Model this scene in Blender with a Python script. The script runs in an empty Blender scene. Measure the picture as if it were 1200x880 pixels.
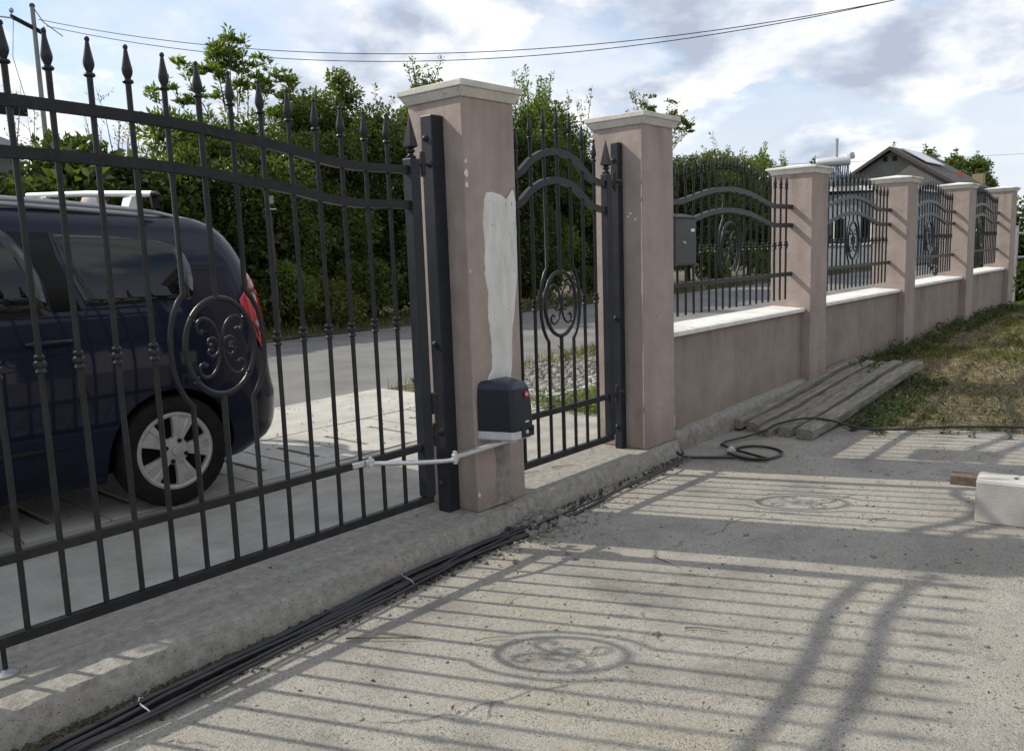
import bpy, bmesh, math, random
import numpy as np
from mathutils import Vector, Matrix

S = bpy.context.scene
COL = S.collection
PI = math.pi
rad = math.radians
random.seed(7)
RNG = np.random.default_rng(11)

# ------------------------------------------------------------------ camera
cam = bpy.data.cameras.new('camera')
cam.sensor_fit = 'HORIZONTAL'
cam.sensor_width = 36.0
cam.lens = 986.47 / 1200 * 36.0
cam.clip_start = 0.05
cam.clip_end = 3000
camo = bpy.data.objects.new('camera', cam)
COL.objects.link(camo)
S.camera = camo


def aim(o, loc, yaw, pitch, roll):
    f = Vector((math.sin(yaw) * math.cos(pitch), math.cos(yaw) * math.cos(pitch), math.sin(pitch)))
    r = Vector((math.cos(yaw), -math.sin(yaw), 0))
    u = r.cross(f)
    r2 = r * math.cos(roll) + u * math.sin(roll)
    u2 = -r * math.sin(roll) + u * math.cos(roll)
    m = Matrix((r2, u2, -f)).transposed().to_4x4()
    m.translation = loc
    o.matrix_world = m


aim(camo, (-3.1983, -3.0367, 1.3963), rad(49.168), rad(-8.374), rad(-1.991))

# ------------------------------------------------------------------ world: sky with broken cloud
SUN_EL, SUN_DIR = rad(39.5), Vector((-0.38, 0.925, 0)).normalized()
w = bpy.data.worlds.new('World')
S.world = w
w.use_nodes = True
wn, wl = w.node_tree.nodes, w.node_tree.links
wn.clear()


def N(nodes, typ, **kw):
    n = nodes.new(typ)
    for k, v in kw.items():
        if k.startswith('i_'):
            key = k[2:]
            n.inputs[int(key) if key.isdigit() else key.replace('_', ' ')].default_value = v
        else:
            setattr(n, k, v)
    return n


def math_node(nodes, links, op, a, b=None, clamp=False):
    n = nodes.new('ShaderNodeMath')
    n.operation = op
    n.use_clamp = clamp
    for i, x in enumerate((a, b)):
        if x is None:
            continue
        if isinstance(x, (int, float)):
            n.inputs[i].default_value = x
        else:
            links.new(x, n.inputs[i])
    return n.outputs[0]


def ramp(nodes, links, fac, stops, interp='LINEAR'):
    r = nodes.new('ShaderNodeValToRGB')
    r.color_ramp.interpolation = interp
    e = r.color_ramp.elements
    while len(e) < len(stops):
        e.new(0.5)
    for i, (p, c) in enumerate(stops):
        e[i].position = p
        e[i].color = (c, c, c, 1) if isinstance(c, (int, float)) else (*c, 1)
    if fac is not None:
        links.new(fac, r.inputs[0])
    return r.outputs[0]


sky = N(wn, 'ShaderNodeTexSky', sky_type='NISHITA', sun_disc=False, sun_elevation=SUN_EL,
        sun_rotation=math.atan2(SUN_DIR.x, SUN_DIR.y) % (2 * PI), altitude=80, air_density=1.0, dust_density=0.25)
tc = N(wn, 'ShaderNodeTexCoord')
sep = N(wn, 'ShaderNodeSeparateXYZ')
wl.new(tc.outputs['Generated'], sep.inputs[0])
zc = math_node(wn, wl, 'MAXIMUM', sep.outputs[2], 0.0)
den = math_node(wn, wl, 'ADD', zc, 0.34)
cx = math_node(wn, wl, 'DIVIDE', sep.outputs[0], den)
cy = math_node(wn, wl, 'DIVIDE', sep.outputs[1], den)
cmb = N(wn, 'ShaderNodeCombineXYZ')
wl.new(cx, cmb.inputs[0]); wl.new(cy, cmb.inputs[1])


def cloud_noise(off, scale, detail, rough, dist=0.0):
    mp = N(wn, 'ShaderNodeMapping', i_Location=off)
    wl.new(cmb.outputs[0], mp.inputs[0])
    n = N(wn, 'ShaderNodeTexNoise', i_Scale=scale, i_Detail=detail, i_Roughness=rough, i_Distortion=dist)
    wl.new(mp.outputs[0], n.inputs['Vector'])
    return n.outputs['Fac']


SKY_OFF = (1.3, 7.7, 0.0)
big = cloud_noise(SKY_OFF, 1.75, 11, 0.54, 0.12)
lit = cloud_noise((SKY_OFF[0] + 0.045, SKY_OFF[1] - 0.08, 0), 1.75, 11, 0.54, 0.12)
thin = cloud_noise((9.3, 4.4, 0), 1.1, 9, 0.58, 0.2)
veil = ramp(wn, wl, thin, [(0.38, 0.10), (0.52, 0.80)])
cov = ramp(wn, wl, big, [(0.46, 0.0), (0.54, 1.0)], 'EASE')
hzn = ramp(wn, wl, zc, [(0.0, 0.97), (0.12, 0.8), (0.30, 0.0)])
cover = math_node(wn, wl, 'MAXIMUM', math_node(wn, wl, 'MAXIMUM', cov, veil), hzn)
diff = math_node(wn, wl, 'SUBTRACT', big, lit)
puff = math_node(wn, wl, 'ADD', math_node(wn, wl, 'MULTIPLY', diff, 6.5), 0.62)
thick = ramp(wn, wl, big, [(0.53, 0.0), (0.75, 1.0)])
shade = math_node(wn, wl, 'SUBTRACT', puff, math_node(wn, wl, 'MULTIPLY', thick, 0.34), True)
vshade = ramp(wn, wl, thin, [(0.34, 0.50), (0.66, 0.82)])
smix = N(wn, 'ShaderNodeMix', data_type='FLOAT')
wl.new(cov, smix.inputs[0]); wl.new(vshade, smix.inputs[2]); wl.new(shade, smix.inputs[3])
ccol = ramp(wn, wl, smix.outputs[0], [(0.10, (4.5, 5.1, 6.3)), (0.42, (6.3, 6.9, 7.9)), (0.62, (7.8, 8.2, 8.9)), (0.88, (9.6, 9.7, 9.8))])
mixc = N(wn, 'ShaderNodeMix', data_type='RGBA')
wl.new(cover, mixc.inputs[0])
skyb = N(wn, 'ShaderNodeMix', data_type='RGBA', blend_type='MULTIPLY')
skyb.inputs[0].default_value = 1.0
skyb.inputs[7].default_value = (1.55, 1.5, 1.55, 1)
wl.new(sky.outputs[0], skyb.inputs[6])
wl.new(skyb.outputs[2], mixc.inputs[6])
wl.new(ccol, mixc.inputs[7])
bg = N(wn, 'ShaderNodeBackground', i_Strength=0.092)
wl.new(mixc.outputs[2], bg.inputs[0])
wo = N(wn, 'ShaderNodeOutputWorld')
wl.new(bg.outputs[0], wo.inputs[0])

# ------------------------------------------------------------------ sun
sl = bpy.data.lights.new('sun', 'SUN')
sl.energy = 3.6
sl.angle = rad(0.7)
sl.color = (1.0, 0.94, 0.82)
so = bpy.data.objects.new('sun', sl)
COL.objects.link(so)
sd = Vector((SUN_DIR.x * math.cos(SUN_EL), SUN_DIR.y * math.cos(SUN_EL), math.sin(SUN_EL)))
so.rotation_euler = sd.to_track_quat('Z', 'Y').to_euler()
so.location = sd * 60

S.view_settings.view_transform = 'Standard'
S.view_settings.look = 'None'
S.view_settings.exposure = 0.27
S.view_settings.gamma = 1
S.view_settings.use_curve_mapping = False
S.cycles.use_denoising = True
S.cycles.max_bounces = 6
S.cycles.transparent_max_bounces = 8

# ------------------------------------------------------------------ helpers
M = {}


def mat(name, c1, c2=None, scale=6.0, rough=0.8, metal=0.0, bump=0.0, bscale=60.0, c3=None, detail=6, coat=0.0,
        stretch=None, speck=None, spec=0.5, contrast=(0.35, 0.65), world=False):
    """noise between two colours, optional speckle colour, optional fine bump"""
    m = bpy.data.materials.new(name)
    m.use_nodes = True
    nt = m.node_tree
    n, l = nt.nodes, nt.links
    b = n['Principled BSDF']
    b.inputs['Roughness'].default_value = rough
    b.inputs['Metallic'].default_value = metal
    b.inputs['Specular IOR Level'].default_value = spec
    b.inputs['Coat Weight'].default_value = coat
    b.inputs['Coat Roughness'].default_value = 0.04
    b.inputs['Base Color'].default_value = (*c1, 1)
    t = N(n, 'ShaderNodeTexCoord')
    vec = t.outputs['Object']
    if world:
        g = N(n, 'ShaderNodeNewGeometry')
        vec = g.outputs['Position']
    if stretch:
        mp = N(n, 'ShaderNodeMapping', i_Scale=stretch)
        l.new(vec, mp.inputs[0])
        vec = mp.outputs[0]
    col = None
    if c2:
        nz = N(n, 'ShaderNodeTexNoise', i_Scale=scale, i_Detail=detail, i_Roughness=0.6)
        l.new(vec, nz.inputs['Vector'])
        stops = [(contrast[0], c1), (contrast[1], c2)]
        if c3:
            stops = [(contrast[0], c1), (sum(contrast) / 2, c3), (contrast[1], c2)]
        col = ramp(n, l, nz.outputs['Fac'], stops)
    if speck:
        scol, sscale, sthr = speck
        nz2 = N(n, 'ShaderNodeTexNoise', i_Scale=sscale, i_Detail=3, i_Roughness=0.7)
        l.new(vec, nz2.inputs['Vector'])
        f = ramp(n, l, nz2.outputs['Fac'], [(sthr, 0.0), (sthr + 0.06, 1.0)])
        mx = N(n, 'ShaderNodeMix', data_type='RGBA')
        l.new(f, mx.inputs[0])
        if col is None:
            mx.inputs[6].default_value = (*c1, 1)
        else:
            l.new(col, mx.inputs[6])
        mx.inputs[7].default_value = (*scol, 1)
        col = mx.outputs[2]
    if col is not None:
        l.new(col, b.inputs['Base Color'])
    if bump:
        nb = N(n, 'ShaderNodeTexNoise', i_Scale=bscale, i_Detail=5, i_Roughness=0.65)
        l.new(vec, nb.inputs['Vector'])
        bp = N(n, 'ShaderNodeBump', i_Strength=min(1.0, bump), i_Distance=0.01)
        l.new(nb.outputs['Fac'], bp.inputs['Height'])
        l.new(bp.outputs[0], b.inputs['Normal'])
    M[name] = m
    return m


def leaf_mat(name, c1, c2, trans=0.35, rough=0.45):
    m = bpy.data.materials.new(name)
    m.use_nodes = True
    n, l = m.node_tree.nodes, m.node_tree.links
    b = n['Principled BSDF']
    b.inputs['Roughness'].default_value = rough
    b.inputs['Specular IOR Level'].default_value = 0.5
    g = N(n, 'ShaderNodeNewGeometry')
    col = ramp(n, l, g.outputs['Random Per Island'], [(0.0, c1), (1.0, c2)])
    l.new(col, b.inputs['Base Color'])
    tr = N(n, 'ShaderNodeBsdfTranslucent')
    gm = N(n, 'ShaderNodeMix', data_type='RGBA', blend_type='MULTIPLY')
    gm.inputs[0].default_value = 1.0
    l.new(col, gm.inputs[6])
    gm.inputs[7].default_value = (1.5, 1.7, 0.6, 1)
    l.new(gm.outputs[2], tr.inputs[0])
    mx = N(n, 'ShaderNodeMixShader')
    mx.inputs[0].default_value = trans
    l.new(b.outputs[0], mx.inputs[1])
    l.new(tr.outputs[0], mx.inputs[2])
    l.new(mx.outputs[0], n['Material Output'].inputs[0])
    M[name] = m
    return m


class MB:
    def __init__(self):
        self.v, self.f = [], []

    def add(self, vs, fs):
        o = len(self.v)
        self.v += [tuple(p) for p in vs]
        self.f += [tuple(i + o for i in q) for q in fs]
        return self

    def box(self, x0, y0, z0, x1, y1, z1):
        vs = [(x0, y0, z0), (x1, y0, z0), (x1, y1, z0), (x0, y1, z0), (x0, y0, z1), (x1, y0, z1), (x1, y1, z1), (x0, y1, z1)]
        return self.add(vs, [(3, 2, 1, 0), (4, 5, 6, 7), (0, 1, 5, 4), (1, 2, 6, 5), (2, 3, 7, 6), (3, 0, 4, 7)])

    def hexa(self, bot, top):
        return self.add(list(bot) + list(top), [(3, 2, 1, 0), (4, 5, 6, 7), (0, 1, 5, 4), (1, 2, 6, 5), (2, 3, 7, 6), (3, 0, 4, 7)])

    def tube(self, pts, r, n=8, closed=False, squash=None):
        pts = [Vector(p) for p in pts]
        k = len(pts)
        rs = r if isinstance(r, (list, tuple)) else [r] * k
        up = None
        vs, fs = [], []
        for i, p in enumerate(pts):
            if closed:
                t = pts[(i + 1) % k] - pts[i - 1]
            else:
                t = pts[min(i + 1, k - 1)] - pts[max(i - 1, 0)]
            t.normalize()
            if up is None:
                up = Vector((0, 1, 0)) if abs(t.y) < 0.9 else Vector((1, 0, 0))
            a = up - t * up.dot(t)
            if a.length < 1e-5:
                a = t.orthogonal()
            a.normalize()
            up = a
            b = t.cross(a)
            for j in range(n):
                an = 2 * PI * j / n
                vs.append(p + a * (math.cos(an) * rs[i] * (squash or 1)) + b * (math.sin(an) * rs[i]))
        m = k if closed else k - 1
        for i in range(m):
            for j in range(n):
                a0, a1 = i * n + j, i * n + (j + 1) % n
                b0, b1 = ((i + 1) % k) * n + j, ((i + 1) % k) * n + (j + 1) % n
                fs.append((a0, a1, b1, b0))
        if not closed:
            fs.append(tuple(range(n))[::-1])
            fs.append(tuple(range((k - 1) * n, k * n)))
        return self.add(vs, fs)

    def lathe(self, prof, n=12, c=(0, 0, 0), axis='z', cap=True):
        vs, fs = [], []
        for r, z in prof:
            for j in range(n):
                a = 2 * PI * j / n
                p = (r * math.cos(a), r * math.sin(a), z)
                if axis == 'y':
                    p = (p[0], p[2], p[1])
                if axis == 'x':
                    p = (p[2], p[0], p[1])
                vs.append((p[0] + c[0], p[1] + c[1], p[2] + c[2]))
        for i in range(len(prof) - 1):
            for j in range(n):
                fs.append((i * n + j, i * n + (j + 1) % n, (i + 1) * n + (j + 1) % n, (i + 1) * n + j))
        if cap and prof[0][0] > 1e-4:
            fs.append(tuple(range(n))[::-1])
        if cap and prof[-1][0] > 1e-4:
            k = (len(prof) - 1) * n
            fs.append(tuple(range(k, k + n)))
        return self.add(vs, fs)

    def rail(self, pts, h, d):
        """rectangular bar swept along (x, z) points; h tall (below the points), d deep in y"""
        vs, fs = [], []
        k = len(pts)
        for i, (x, z) in enumerate(pts):
            x0, z0 = pts[max(0, i - 1)]
            x1, z1 = pts[min(k - 1, i + 1)]
            t = Vector((x1 - x0, z1 - z0)).normalized()
            nx, nz = -t.y, t.x
            if nz < 0:
                nx, nz = -nx, -nz
            for yy in (-d / 2, d / 2):
                vs.append((x, yy, z))
                vs.append((x - nx * h, yy, z - nz * h))
        for i in range(k - 1):
            a, b = i * 4, i * 4 + 4
            fs += [(a, b, b + 2, a + 2), (a + 1, a + 3, b + 3, b + 1), (a, a + 1, b + 1, b), (a + 2, b + 2, b + 3, a + 3)]
        fs += [(0, 2, 3, 1), (k * 4 - 4, k * 4 - 3, k * 4 - 1, k * 4 - 2)]
        return self.add(vs, fs)

    def mesh(self, name, material=None, smooth=None):
        me = bpy.data.meshes.new(name)
        me.from_pydata(self.v, [], self.f)
        bm = bmesh.new()
        bm.from_mesh(me)
        bmesh.ops.recalc_face_normals(bm, faces=bm.faces)
        bm.to_mesh(me)
        bm.free()
        if material:
            me.materials.append(M[material] if isinstance(material, str) else material)
        if smooth is not None:
            me.shade_smooth()
            me.set_sharp_from_angle(angle=rad(smooth))
        return me

    def build(self, name, material, parent=None, smooth=None, bevel=0.0, loc=None):
        o = link(name, self.mesh(name, material, smooth), parent, loc)
        if bevel:
            bv = o.modifiers.new('bevel', 'BEVEL')
            bv.width = bevel
            bv.segments = 2
            bv.limit_method = 'ANGLE'
        return o


def link(name, data, parent=None, loc=None):
    o = bpy.data.objects.new(name, data)
    COL.objects.link(o)
    if parent is not None:
        o.parent = parent
    if loc is not None:
        o.location = loc
    return o


def tag(o, label=None, cat=None, group=None, kind=None):
    for k, v in (('label', label), ('category', cat), ('group', group), ('kind', kind)):
        if v:
            o[k] = v
    return o


def thing(name, loc, label, cat, group=None, rz=0.0):
    o = link(name, None, None, loc)
    o.rotation_euler = (0, 0, rz)
    o.empty_display_size = 0.2
    return tag(o, label, cat, group)


def smoothstep(a, b, x):
    t = np.clip((x - a) / (b - a), 0, 1)
    return t * t * (3 - 2 * t)


def grid(name, xs, ys, zf, material, kind='structure', smooth=True):
    xs, ys = np.asarray(xs), np.asarray(ys)
    X, Y = np.meshgrid(xs, ys)
    Z = zf(X, Y) + 0 * X
    nx, ny = len(xs), len(ys)
    v = np.stack([X, Y, Z], -1).reshape(-1, 3)
    i = np.arange(nx * (ny - 1)).reshape(ny - 1, nx)[:, :-1].ravel()
    f = np.stack([i, i + 1, i + nx + 1, i + nx], -1)
    me = quads(name, v, f, material)
    if smooth:
        me.shade_smooth()
    return tag(link(name, me), kind=kind)


def quads(name, v, f, material):
    me = bpy.data.meshes.new(name)
    k = f.shape[1]
    me.vertices.add(len(v))
    me.vertices.foreach_set('co', np.ascontiguousarray(v, dtype=np.float32).ravel())
    me.loops.add(f.size)
    me.loops.foreach_set('vertex_index', np.ascontiguousarray(f, dtype=np.int32).ravel())
    me.polygons.add(len(f))
    me.polygons.foreach_set('loop_start', np.arange(0, f.size, k, dtype=np.int32))
    me.update(calc_edges=True)
    me.materials.append(M[material])
    return me


def unit(a):
    return a / np.maximum(np.linalg.norm(a, axis=-1, keepdims=True), 1e-9)


def leaves(name, P, D, Nn, L, W, material, fold=0.25):
    """one folded diamond quad per leaf"""
    D = unit(D)
    Sd = unit(np.cross(D, Nn))
    U = np.cross(Sd, D)
    L = np.broadcast_to(np.asarray(L, float), (len(P),))[:, None]
    W = np.broadcast_to(np.asarray(W, float), (len(P),))[:, None]
    mid = P + D * L * 0.45 + U * W * fold
    v = np.stack([P, mid + Sd * W / 2, P + D * L, mid - Sd * W / 2], 1).reshape(-1, 3)
    f = np.arange(len(P) * 4).reshape(-1, 4)
    return quads(name, v, f, material)


def rdir(rng, n):
    return unit(rng.normal(size=(n, 3)))


# ------------------------------------------------------------------ materials
def concrete_drive():
    m = mat('drive_concrete', (0.285, 0.266, 0.232), (0.37, 0.35, 0.31), 1.1, 0.92, world=True)
    n, l = m.node_tree.nodes, m.node_tree.links
    b = n['Principled BSDF']
    src = b.inputs['Base Color'].links[0].from_socket
    g = N(n, 'ShaderNodeNewGeometry')
    # exposed aggregate
    vo = N(n, 'ShaderNodeTexVoronoi', i_Scale=190.0, i_Randomness=1.0)
    l.new(g.outputs['Position'], vo.inputs['Vector'])
    hs = N(n, 'ShaderNodeSeparateColor')
    l.new(vo.outputs['Color'], hs.inputs[0])
    grain = ramp(n, l, hs.outputs[0], [(0.0, 0.40), (0.14, 0.74), (0.5, 1.0), (1.0, 1.26)])
    mott = N(n, 'ShaderNodeTexNoise', i_Scale=9.0, i_Detail=6, i_Roughness=0.7)
    l.new(g.outputs['Position'], mott.inputs['Vector'])
    mask = ramp(n, l, mott.outputs['Fac'], [(0.36, 0.25), (0.6, 1.0)])
    mg = N(n, 'ShaderNodeMix', data_type='RGBA', blend_type='MULTIPLY')
    l.new(mask, mg.inputs[0]); l.new(src, mg.inputs[6]); l.new(grain, mg.inputs[7])
    # dark pits and stains
    pit = N(n, 'ShaderNodeTexNoise', i_Scale=62.0, i_Detail=5, i_Roughness=0.75)
    l.new(g.outputs['Position'], pit.inputs['Vector'])
    pf = ramp(n, l, pit.outputs['Fac'], [(0.60, 0.0), (0.655, 0.95)])
    st = N(n, 'ShaderNodeTexNoise', i_Scale=2.3, i_Detail=7, i_Roughness=0.65)
    l.new(g.outputs['Position'], st.inputs['Vector'])
    sf = ramp(n, l, st.outputs['Fac'], [(0.30, 0.62), (0.52, 1.0), (0.75, 1.08)])
    ms = N(n, 'ShaderNodeMix', data_type='RGBA', blend_type='MULTIPLY')
    ms.inputs[0].default_value = 1.0
    l.new(mg.outputs[2], ms.inputs[6]); l.new(sf, ms.inputs[7])
    mp = N(n, 'ShaderNodeMix', data_type='RGBA')
    l.new(pf, mp.inputs[0]); l.new(ms.outputs[2], mp.inputs[6])
    mp.inputs[7].default_value = (0.10, 0.092, 0.08, 1)
    hole = N(n, 'ShaderNodeTexNoise', i_Scale=27.0, i_Detail=6, i_Roughness=0.78)
    l.new(g.outputs['Position'], hole.inputs['Vector'])
    hf = math_node(n, l, 'MULTIPLY', ramp(n, l, hole.outputs['Fac'], [(0.645, 0.0), (0.68, 0.9)]), mask)
    mh = N(n, 'ShaderNodeMix', data_type='RGBA')
    l.new(hf, mh.inputs[0]); l.new(mp.outputs[2], mh.inputs[6])
    mh.inputs[7].default_value = (0.075, 0.068, 0.058, 1)
    mp = mh
    # hairline cracks
    wob = N(n, 'ShaderNodeTexNoise', i_Scale=3.0, i_Detail=4)
    l.new(g.outputs['Position'], wob.inputs['Vector'])
    va = N(n, 'ShaderNodeVectorMath', operation='SCALE')
    va.inputs['Scale'].default_value = 0.25
    l.new(wob.outputs['Color'], va.inputs[0])
    vb = N(n, 'ShaderNodeVectorMath', operation='ADD')
    l.new(g.outputs['Position'], vb.inputs[0]); l.new(va.outputs[0], vb.inputs[1])
    vc = N(n, 'ShaderNodeTexVoronoi', feature='DISTANCE_TO_EDGE', i_Scale=0.42)
    l.new(vb.outputs[0], vc.inputs['Vector'])
    cf = ramp(n, l, vc.outputs['Distance'], [(0.0, 1.0), (0.0025, 0.0)])
    cm = ramp(n, l, st.outputs['Fac'], [(0.51, 0.0), (0.57, 0.75)])
    cfm = math_node(n, l, 'MULTIPLY', cf, cm)
    mc = N(n, 'ShaderNodeMix', data_type='RGBA')
    l.new(cfm, mc.inputs[0]); l.new(mp.outputs[2], mc.inputs[6])
    mc.inputs[7].default_value = (0.08, 0.075, 0.065, 1)
    dn = N(n, 'ShaderNodeTexNoise', i_Scale=1.15, i_Detail=9, i_Roughness=0.68)
    l.new(g.outputs['Position'], dn.inputs['Vector'])
    dm = ramp(n, l, dn.outputs['Fac'], [(0.50, 0.0), (0.66, 0.62)])
    md = N(n, 'ShaderNodeMix', data_type='RGBA', blend_type='MULTIPLY')
    l.new(dm, md.inputs[0]); l.new(mc.outputs[2], md.inputs[6])
    md.inputs[7].default_value = (0.62, 0.55, 0.44, 1)
    l.new(md.outputs[2], b.inputs['Base Color'])
    # relief
    hb = math_node(n, l, 'ADD', math_node(n, l, 'ADD', math_node(n, l, 'MULTIPLY', pit.outputs['Fac'], -0.9), math_node(n, l, 'MULTIPLY', hole.outputs['Fac'], -1.2)),
                   math_node(n, l, 'MULTIPLY', vo.outputs['Distance'], -0.5))
    bp = N(n, 'ShaderNodeBump', i_Strength=0.8, i_Distance=0.006)
    l.new(hb, bp.inputs['Height'])
    l.new(bp.outputs[0], b.inputs['Normal'])


concrete_drive()
mat('kerb_concrete', (0.225, 0.21, 0.182), (0.365, 0.348, 0.31), 22, 0.95, bump=1.0, bscale=70, speck=((0.085, 0.078, 0.068), 110, 0.60), world=True, detail=12, contrast=(0.32, 0.66))
mat('apron_concrete', (0.27, 0.257, 0.23), (0.40, 0.385, 0.35), 3.5, 0.92, bump=0.8, bscale=70, speck=((0.11, 0.10, 0.088), 70, 0.64), world=True, detail=10)
mat('slab_concrete', (0.36, 0.345, 0.31), (0.48, 0.465, 0.42), 3, 0.9, bump=0.5, bscale=70, speck=((0.16, 0.15, 0.13), 60, 0.66), world=True)
mat('asphalt', (0.135, 0.132, 0.126), (0.20, 0.195, 0.187), 1.2, 0.9, bump=0.7, bscale=120, speck=((0.30, 0.29, 0.28), 160, 0.62), world=True)
mat('soil', (0.070, 0.055, 0.034), (0.165, 0.128, 0.080), 6.0, 0.95, bump=1.0, bscale=30, c3=(0.11, 0.087, 0.054), world=True, detail=10)
mat('field', (0.055, 0.075, 0.025), (0.13, 0.12, 0.06), 0.5, 0.95, bump=1.0, bscale=8, world=True)
mat('gravel_grey', (0.10, 0.096, 0.088), (0.33, 0.315, 0.285), 25, 0.9, contrast=(0.25, 0.75))


def plaster(name, a, b_, ztop):
    m = mat(name, a, b_, 2.2, 0.92, contrast=(0.3, 0.7), detail=9)
    n, l = m.node_tree.nodes, m.node_tree.links
    b = n['Principled BSDF']
    src = b.inputs['Base Color'].links[0].from_socket
    t = N(n, 'ShaderNodeTexCoord')
    oi = N(n, 'ShaderNodeObjectInfo')
    add = N(n, 'ShaderNodeVectorMath', operation='ADD')
    l.new(t.outputs['Object'], add.inputs[0]); l.new(oi.outputs['Location'], add.inputs[1])
    vec = add.outputs[0]
    mp = N(n, 'ShaderNodeMapping', i_Scale=(6, 6, 0.8))
    l.new(vec, mp.inputs[0])
    nz = N(n, 'ShaderNodeTexNoise', i_Scale=1.0, i_Detail=7, i_Roughness=0.65)
    l.new(mp.outputs[0], nz.inputs['Vector'])
    f = ramp(n, l, nz.outputs['Fac'], [(0.30, 0.86), (0.52, 1.0), (0.8, 1.04)])
    mx = N(n, 'ShaderNodeMix', data_type='RGBA', blend_type='MULTIPLY')
    mx.inputs[0].default_value = 1.0
    l.new(src, mx.inputs[6]); l.new(f, mx.inputs[7])
    # blotches where the render dried unevenly
    bl_ = N(n, 'ShaderNodeTexNoise', i_Scale=4.5, i_Detail=8, i_Roughness=0.7)
    l.new(vec, bl_.inputs['Vector'])
    bf = ramp(n, l, bl_.outputs['Fac'], [(0.36, 0.88), (0.5, 1.0), (0.68, 1.07)])
    mb_ = N(n, 'ShaderNodeMix', data_type='RGBA', blend_type='MULTIPLY')
    mb_.inputs[0].default_value = 1.0
    l.new(mx.outputs[2], mb_.inputs[6]); l.new(bf, mb_.inputs[7])
    # grime wisps
    gr_ = N(n, 'ShaderNodeTexNoise', i_Scale=26.0, i_Detail=6, i_Roughness=0.7)
    l.new(vec, gr_.inputs['Vector'])
    gf = math_node(n, l, 'MULTIPLY', ramp(n, l, gr_.outputs['Fac'], [(0.60, 0.0), (0.72, 0.5)]), ramp(n, l, bl_.outputs['Fac'], [(0.45, 0.0), (0.6, 1.0)]))
    mg_ = N(n, 'ShaderNodeMix', data_type='RGBA')
    l.new(gf, mg_.inputs[0]); l.new(mb_.outputs[2], mg_.inputs[6])
    mg_.inputs[7].default_value = (0.19, 0.165, 0.145, 1)
    # splash dirt near the ground
    sp = N(n, 'ShaderNodeSeparateXYZ')
    l.new(t.outputs['Object'], sp.inputs[0])
    zz = math_node(n, l, 'ADD', sp.outputs[2], math_node(n, l, 'MULTIPLY', nz.outputs['Fac'], 0.35))
    df = ramp(n, l, zz, [(0.10, 0.75), (0.42, 0.0)])
    m2 = N(n, 'ShaderNodeMix', data_type='RGBA')
    l.new(df, m2.inputs[0]); l.new(mg_.outputs[2], m2.inputs[6])
    m2.inputs[7].default_value = (0.20, 0.165, 0.13, 1)
    # rain streaks below the coping
    ms_ = N(n, 'ShaderNodeMapping', i_Scale=(7.5, 7.5, 1.0))
    l.new(vec, ms_.inputs[0])
    sn = N(n, 'ShaderNodeTexNoise', i_Scale=1.0, i_Detail=5, i_Roughness=0.6)
    l.new(ms_.outputs[0], sn.inputs['Vector'])
    zt_ = math_node(n, l, 'SUBTRACT', ztop, sp.outputs[2])
    hgt = ramp(n, l, zt_, [(0.0, 1.0), (0.10, 0.75), (0.42, 0.0)])
    sf_ = math_node(n, l, 'MULTIPLY', hgt, ramp(n, l, sn.outputs['Fac'], [(0.46, 0.0), (0.70, 0.45)]))
    m3 = N(n, 'ShaderNodeMix', data_type='RGBA')
    l.new(sf_, m3.inputs[0]); l.new(m2.outputs[2], m3.inputs[6])
    m3.inputs[7].default_value = (0.135, 0.125, 0.105, 1)
    # hairline cracks
    wv = N(n, 'ShaderNodeTexNoise', i_Scale=5.0, i_Detail=4)
    l.new(vec, wv.inputs['Vector'])
    ws = N(n, 'ShaderNodeVectorMath', operation='SCALE')
    ws.inputs['Scale'].default_value = 0.16
    l.new(wv.outputs['Color'], ws.inputs[0])
    wa = N(n, 'ShaderNodeVectorMath', operation='ADD')
    l.new(vec, wa.inputs[0]); l.new(ws.outputs[0], wa.inputs[1])
    vc_ = N(n, 'ShaderNodeTexVoronoi', feature='DISTANCE_TO_EDGE', i_Scale=1.7)
    l.new(wa.outputs[0], vc_.inputs['Vector'])
    cr_ = math_node(n, l, 'MULTIPLY', ramp(n, l, vc_.outputs['Distance'], [(0.0, 0.75), (0.004, 0.0)]), ramp(n, l, bl_.outputs['Fac'], [(0.50, 0.0), (0.60, 1.0)]))
    m4 = N(n, 'ShaderNodeMix', data_type='RGBA')
    l.new(cr_, m4.inputs[0]); l.new(m3.outputs[2], m4.inputs[6])
    m4.inputs[7].default_value = (0.11, 0.09, 0.08, 1)
    l.new(m4.outputs[2], b.inputs['Base Color'])
    # trowel relief and sand
    n1 = N(n, 'ShaderNodeTexNoise', i_Scale=9.0, i_Detail=3, i_Roughness=0.5)
    l.new(vec, n1.inputs['Vector'])
    n2 = N(n, 'ShaderNodeTexNoise', i_Scale=130.0, i_Detail=3, i_Roughness=0.6)
    l.new(vec, n2.inputs['Vector'])
    hh = math_node(n, l, 'ADD', math_node(n, l, 'MULTIPLY', n1.outputs['Fac'], 1.0), math_node(n, l, 'MULTIPLY', n2.outputs['Fac'], 0.16))
    bp = N(n, 'ShaderNodeBump', i_Strength=0.5, i_Distance=0.012)
    l.new(hh, bp.inputs['Height'])
    l.new(bp.outputs[0], b.inputs['Normal'])


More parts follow.
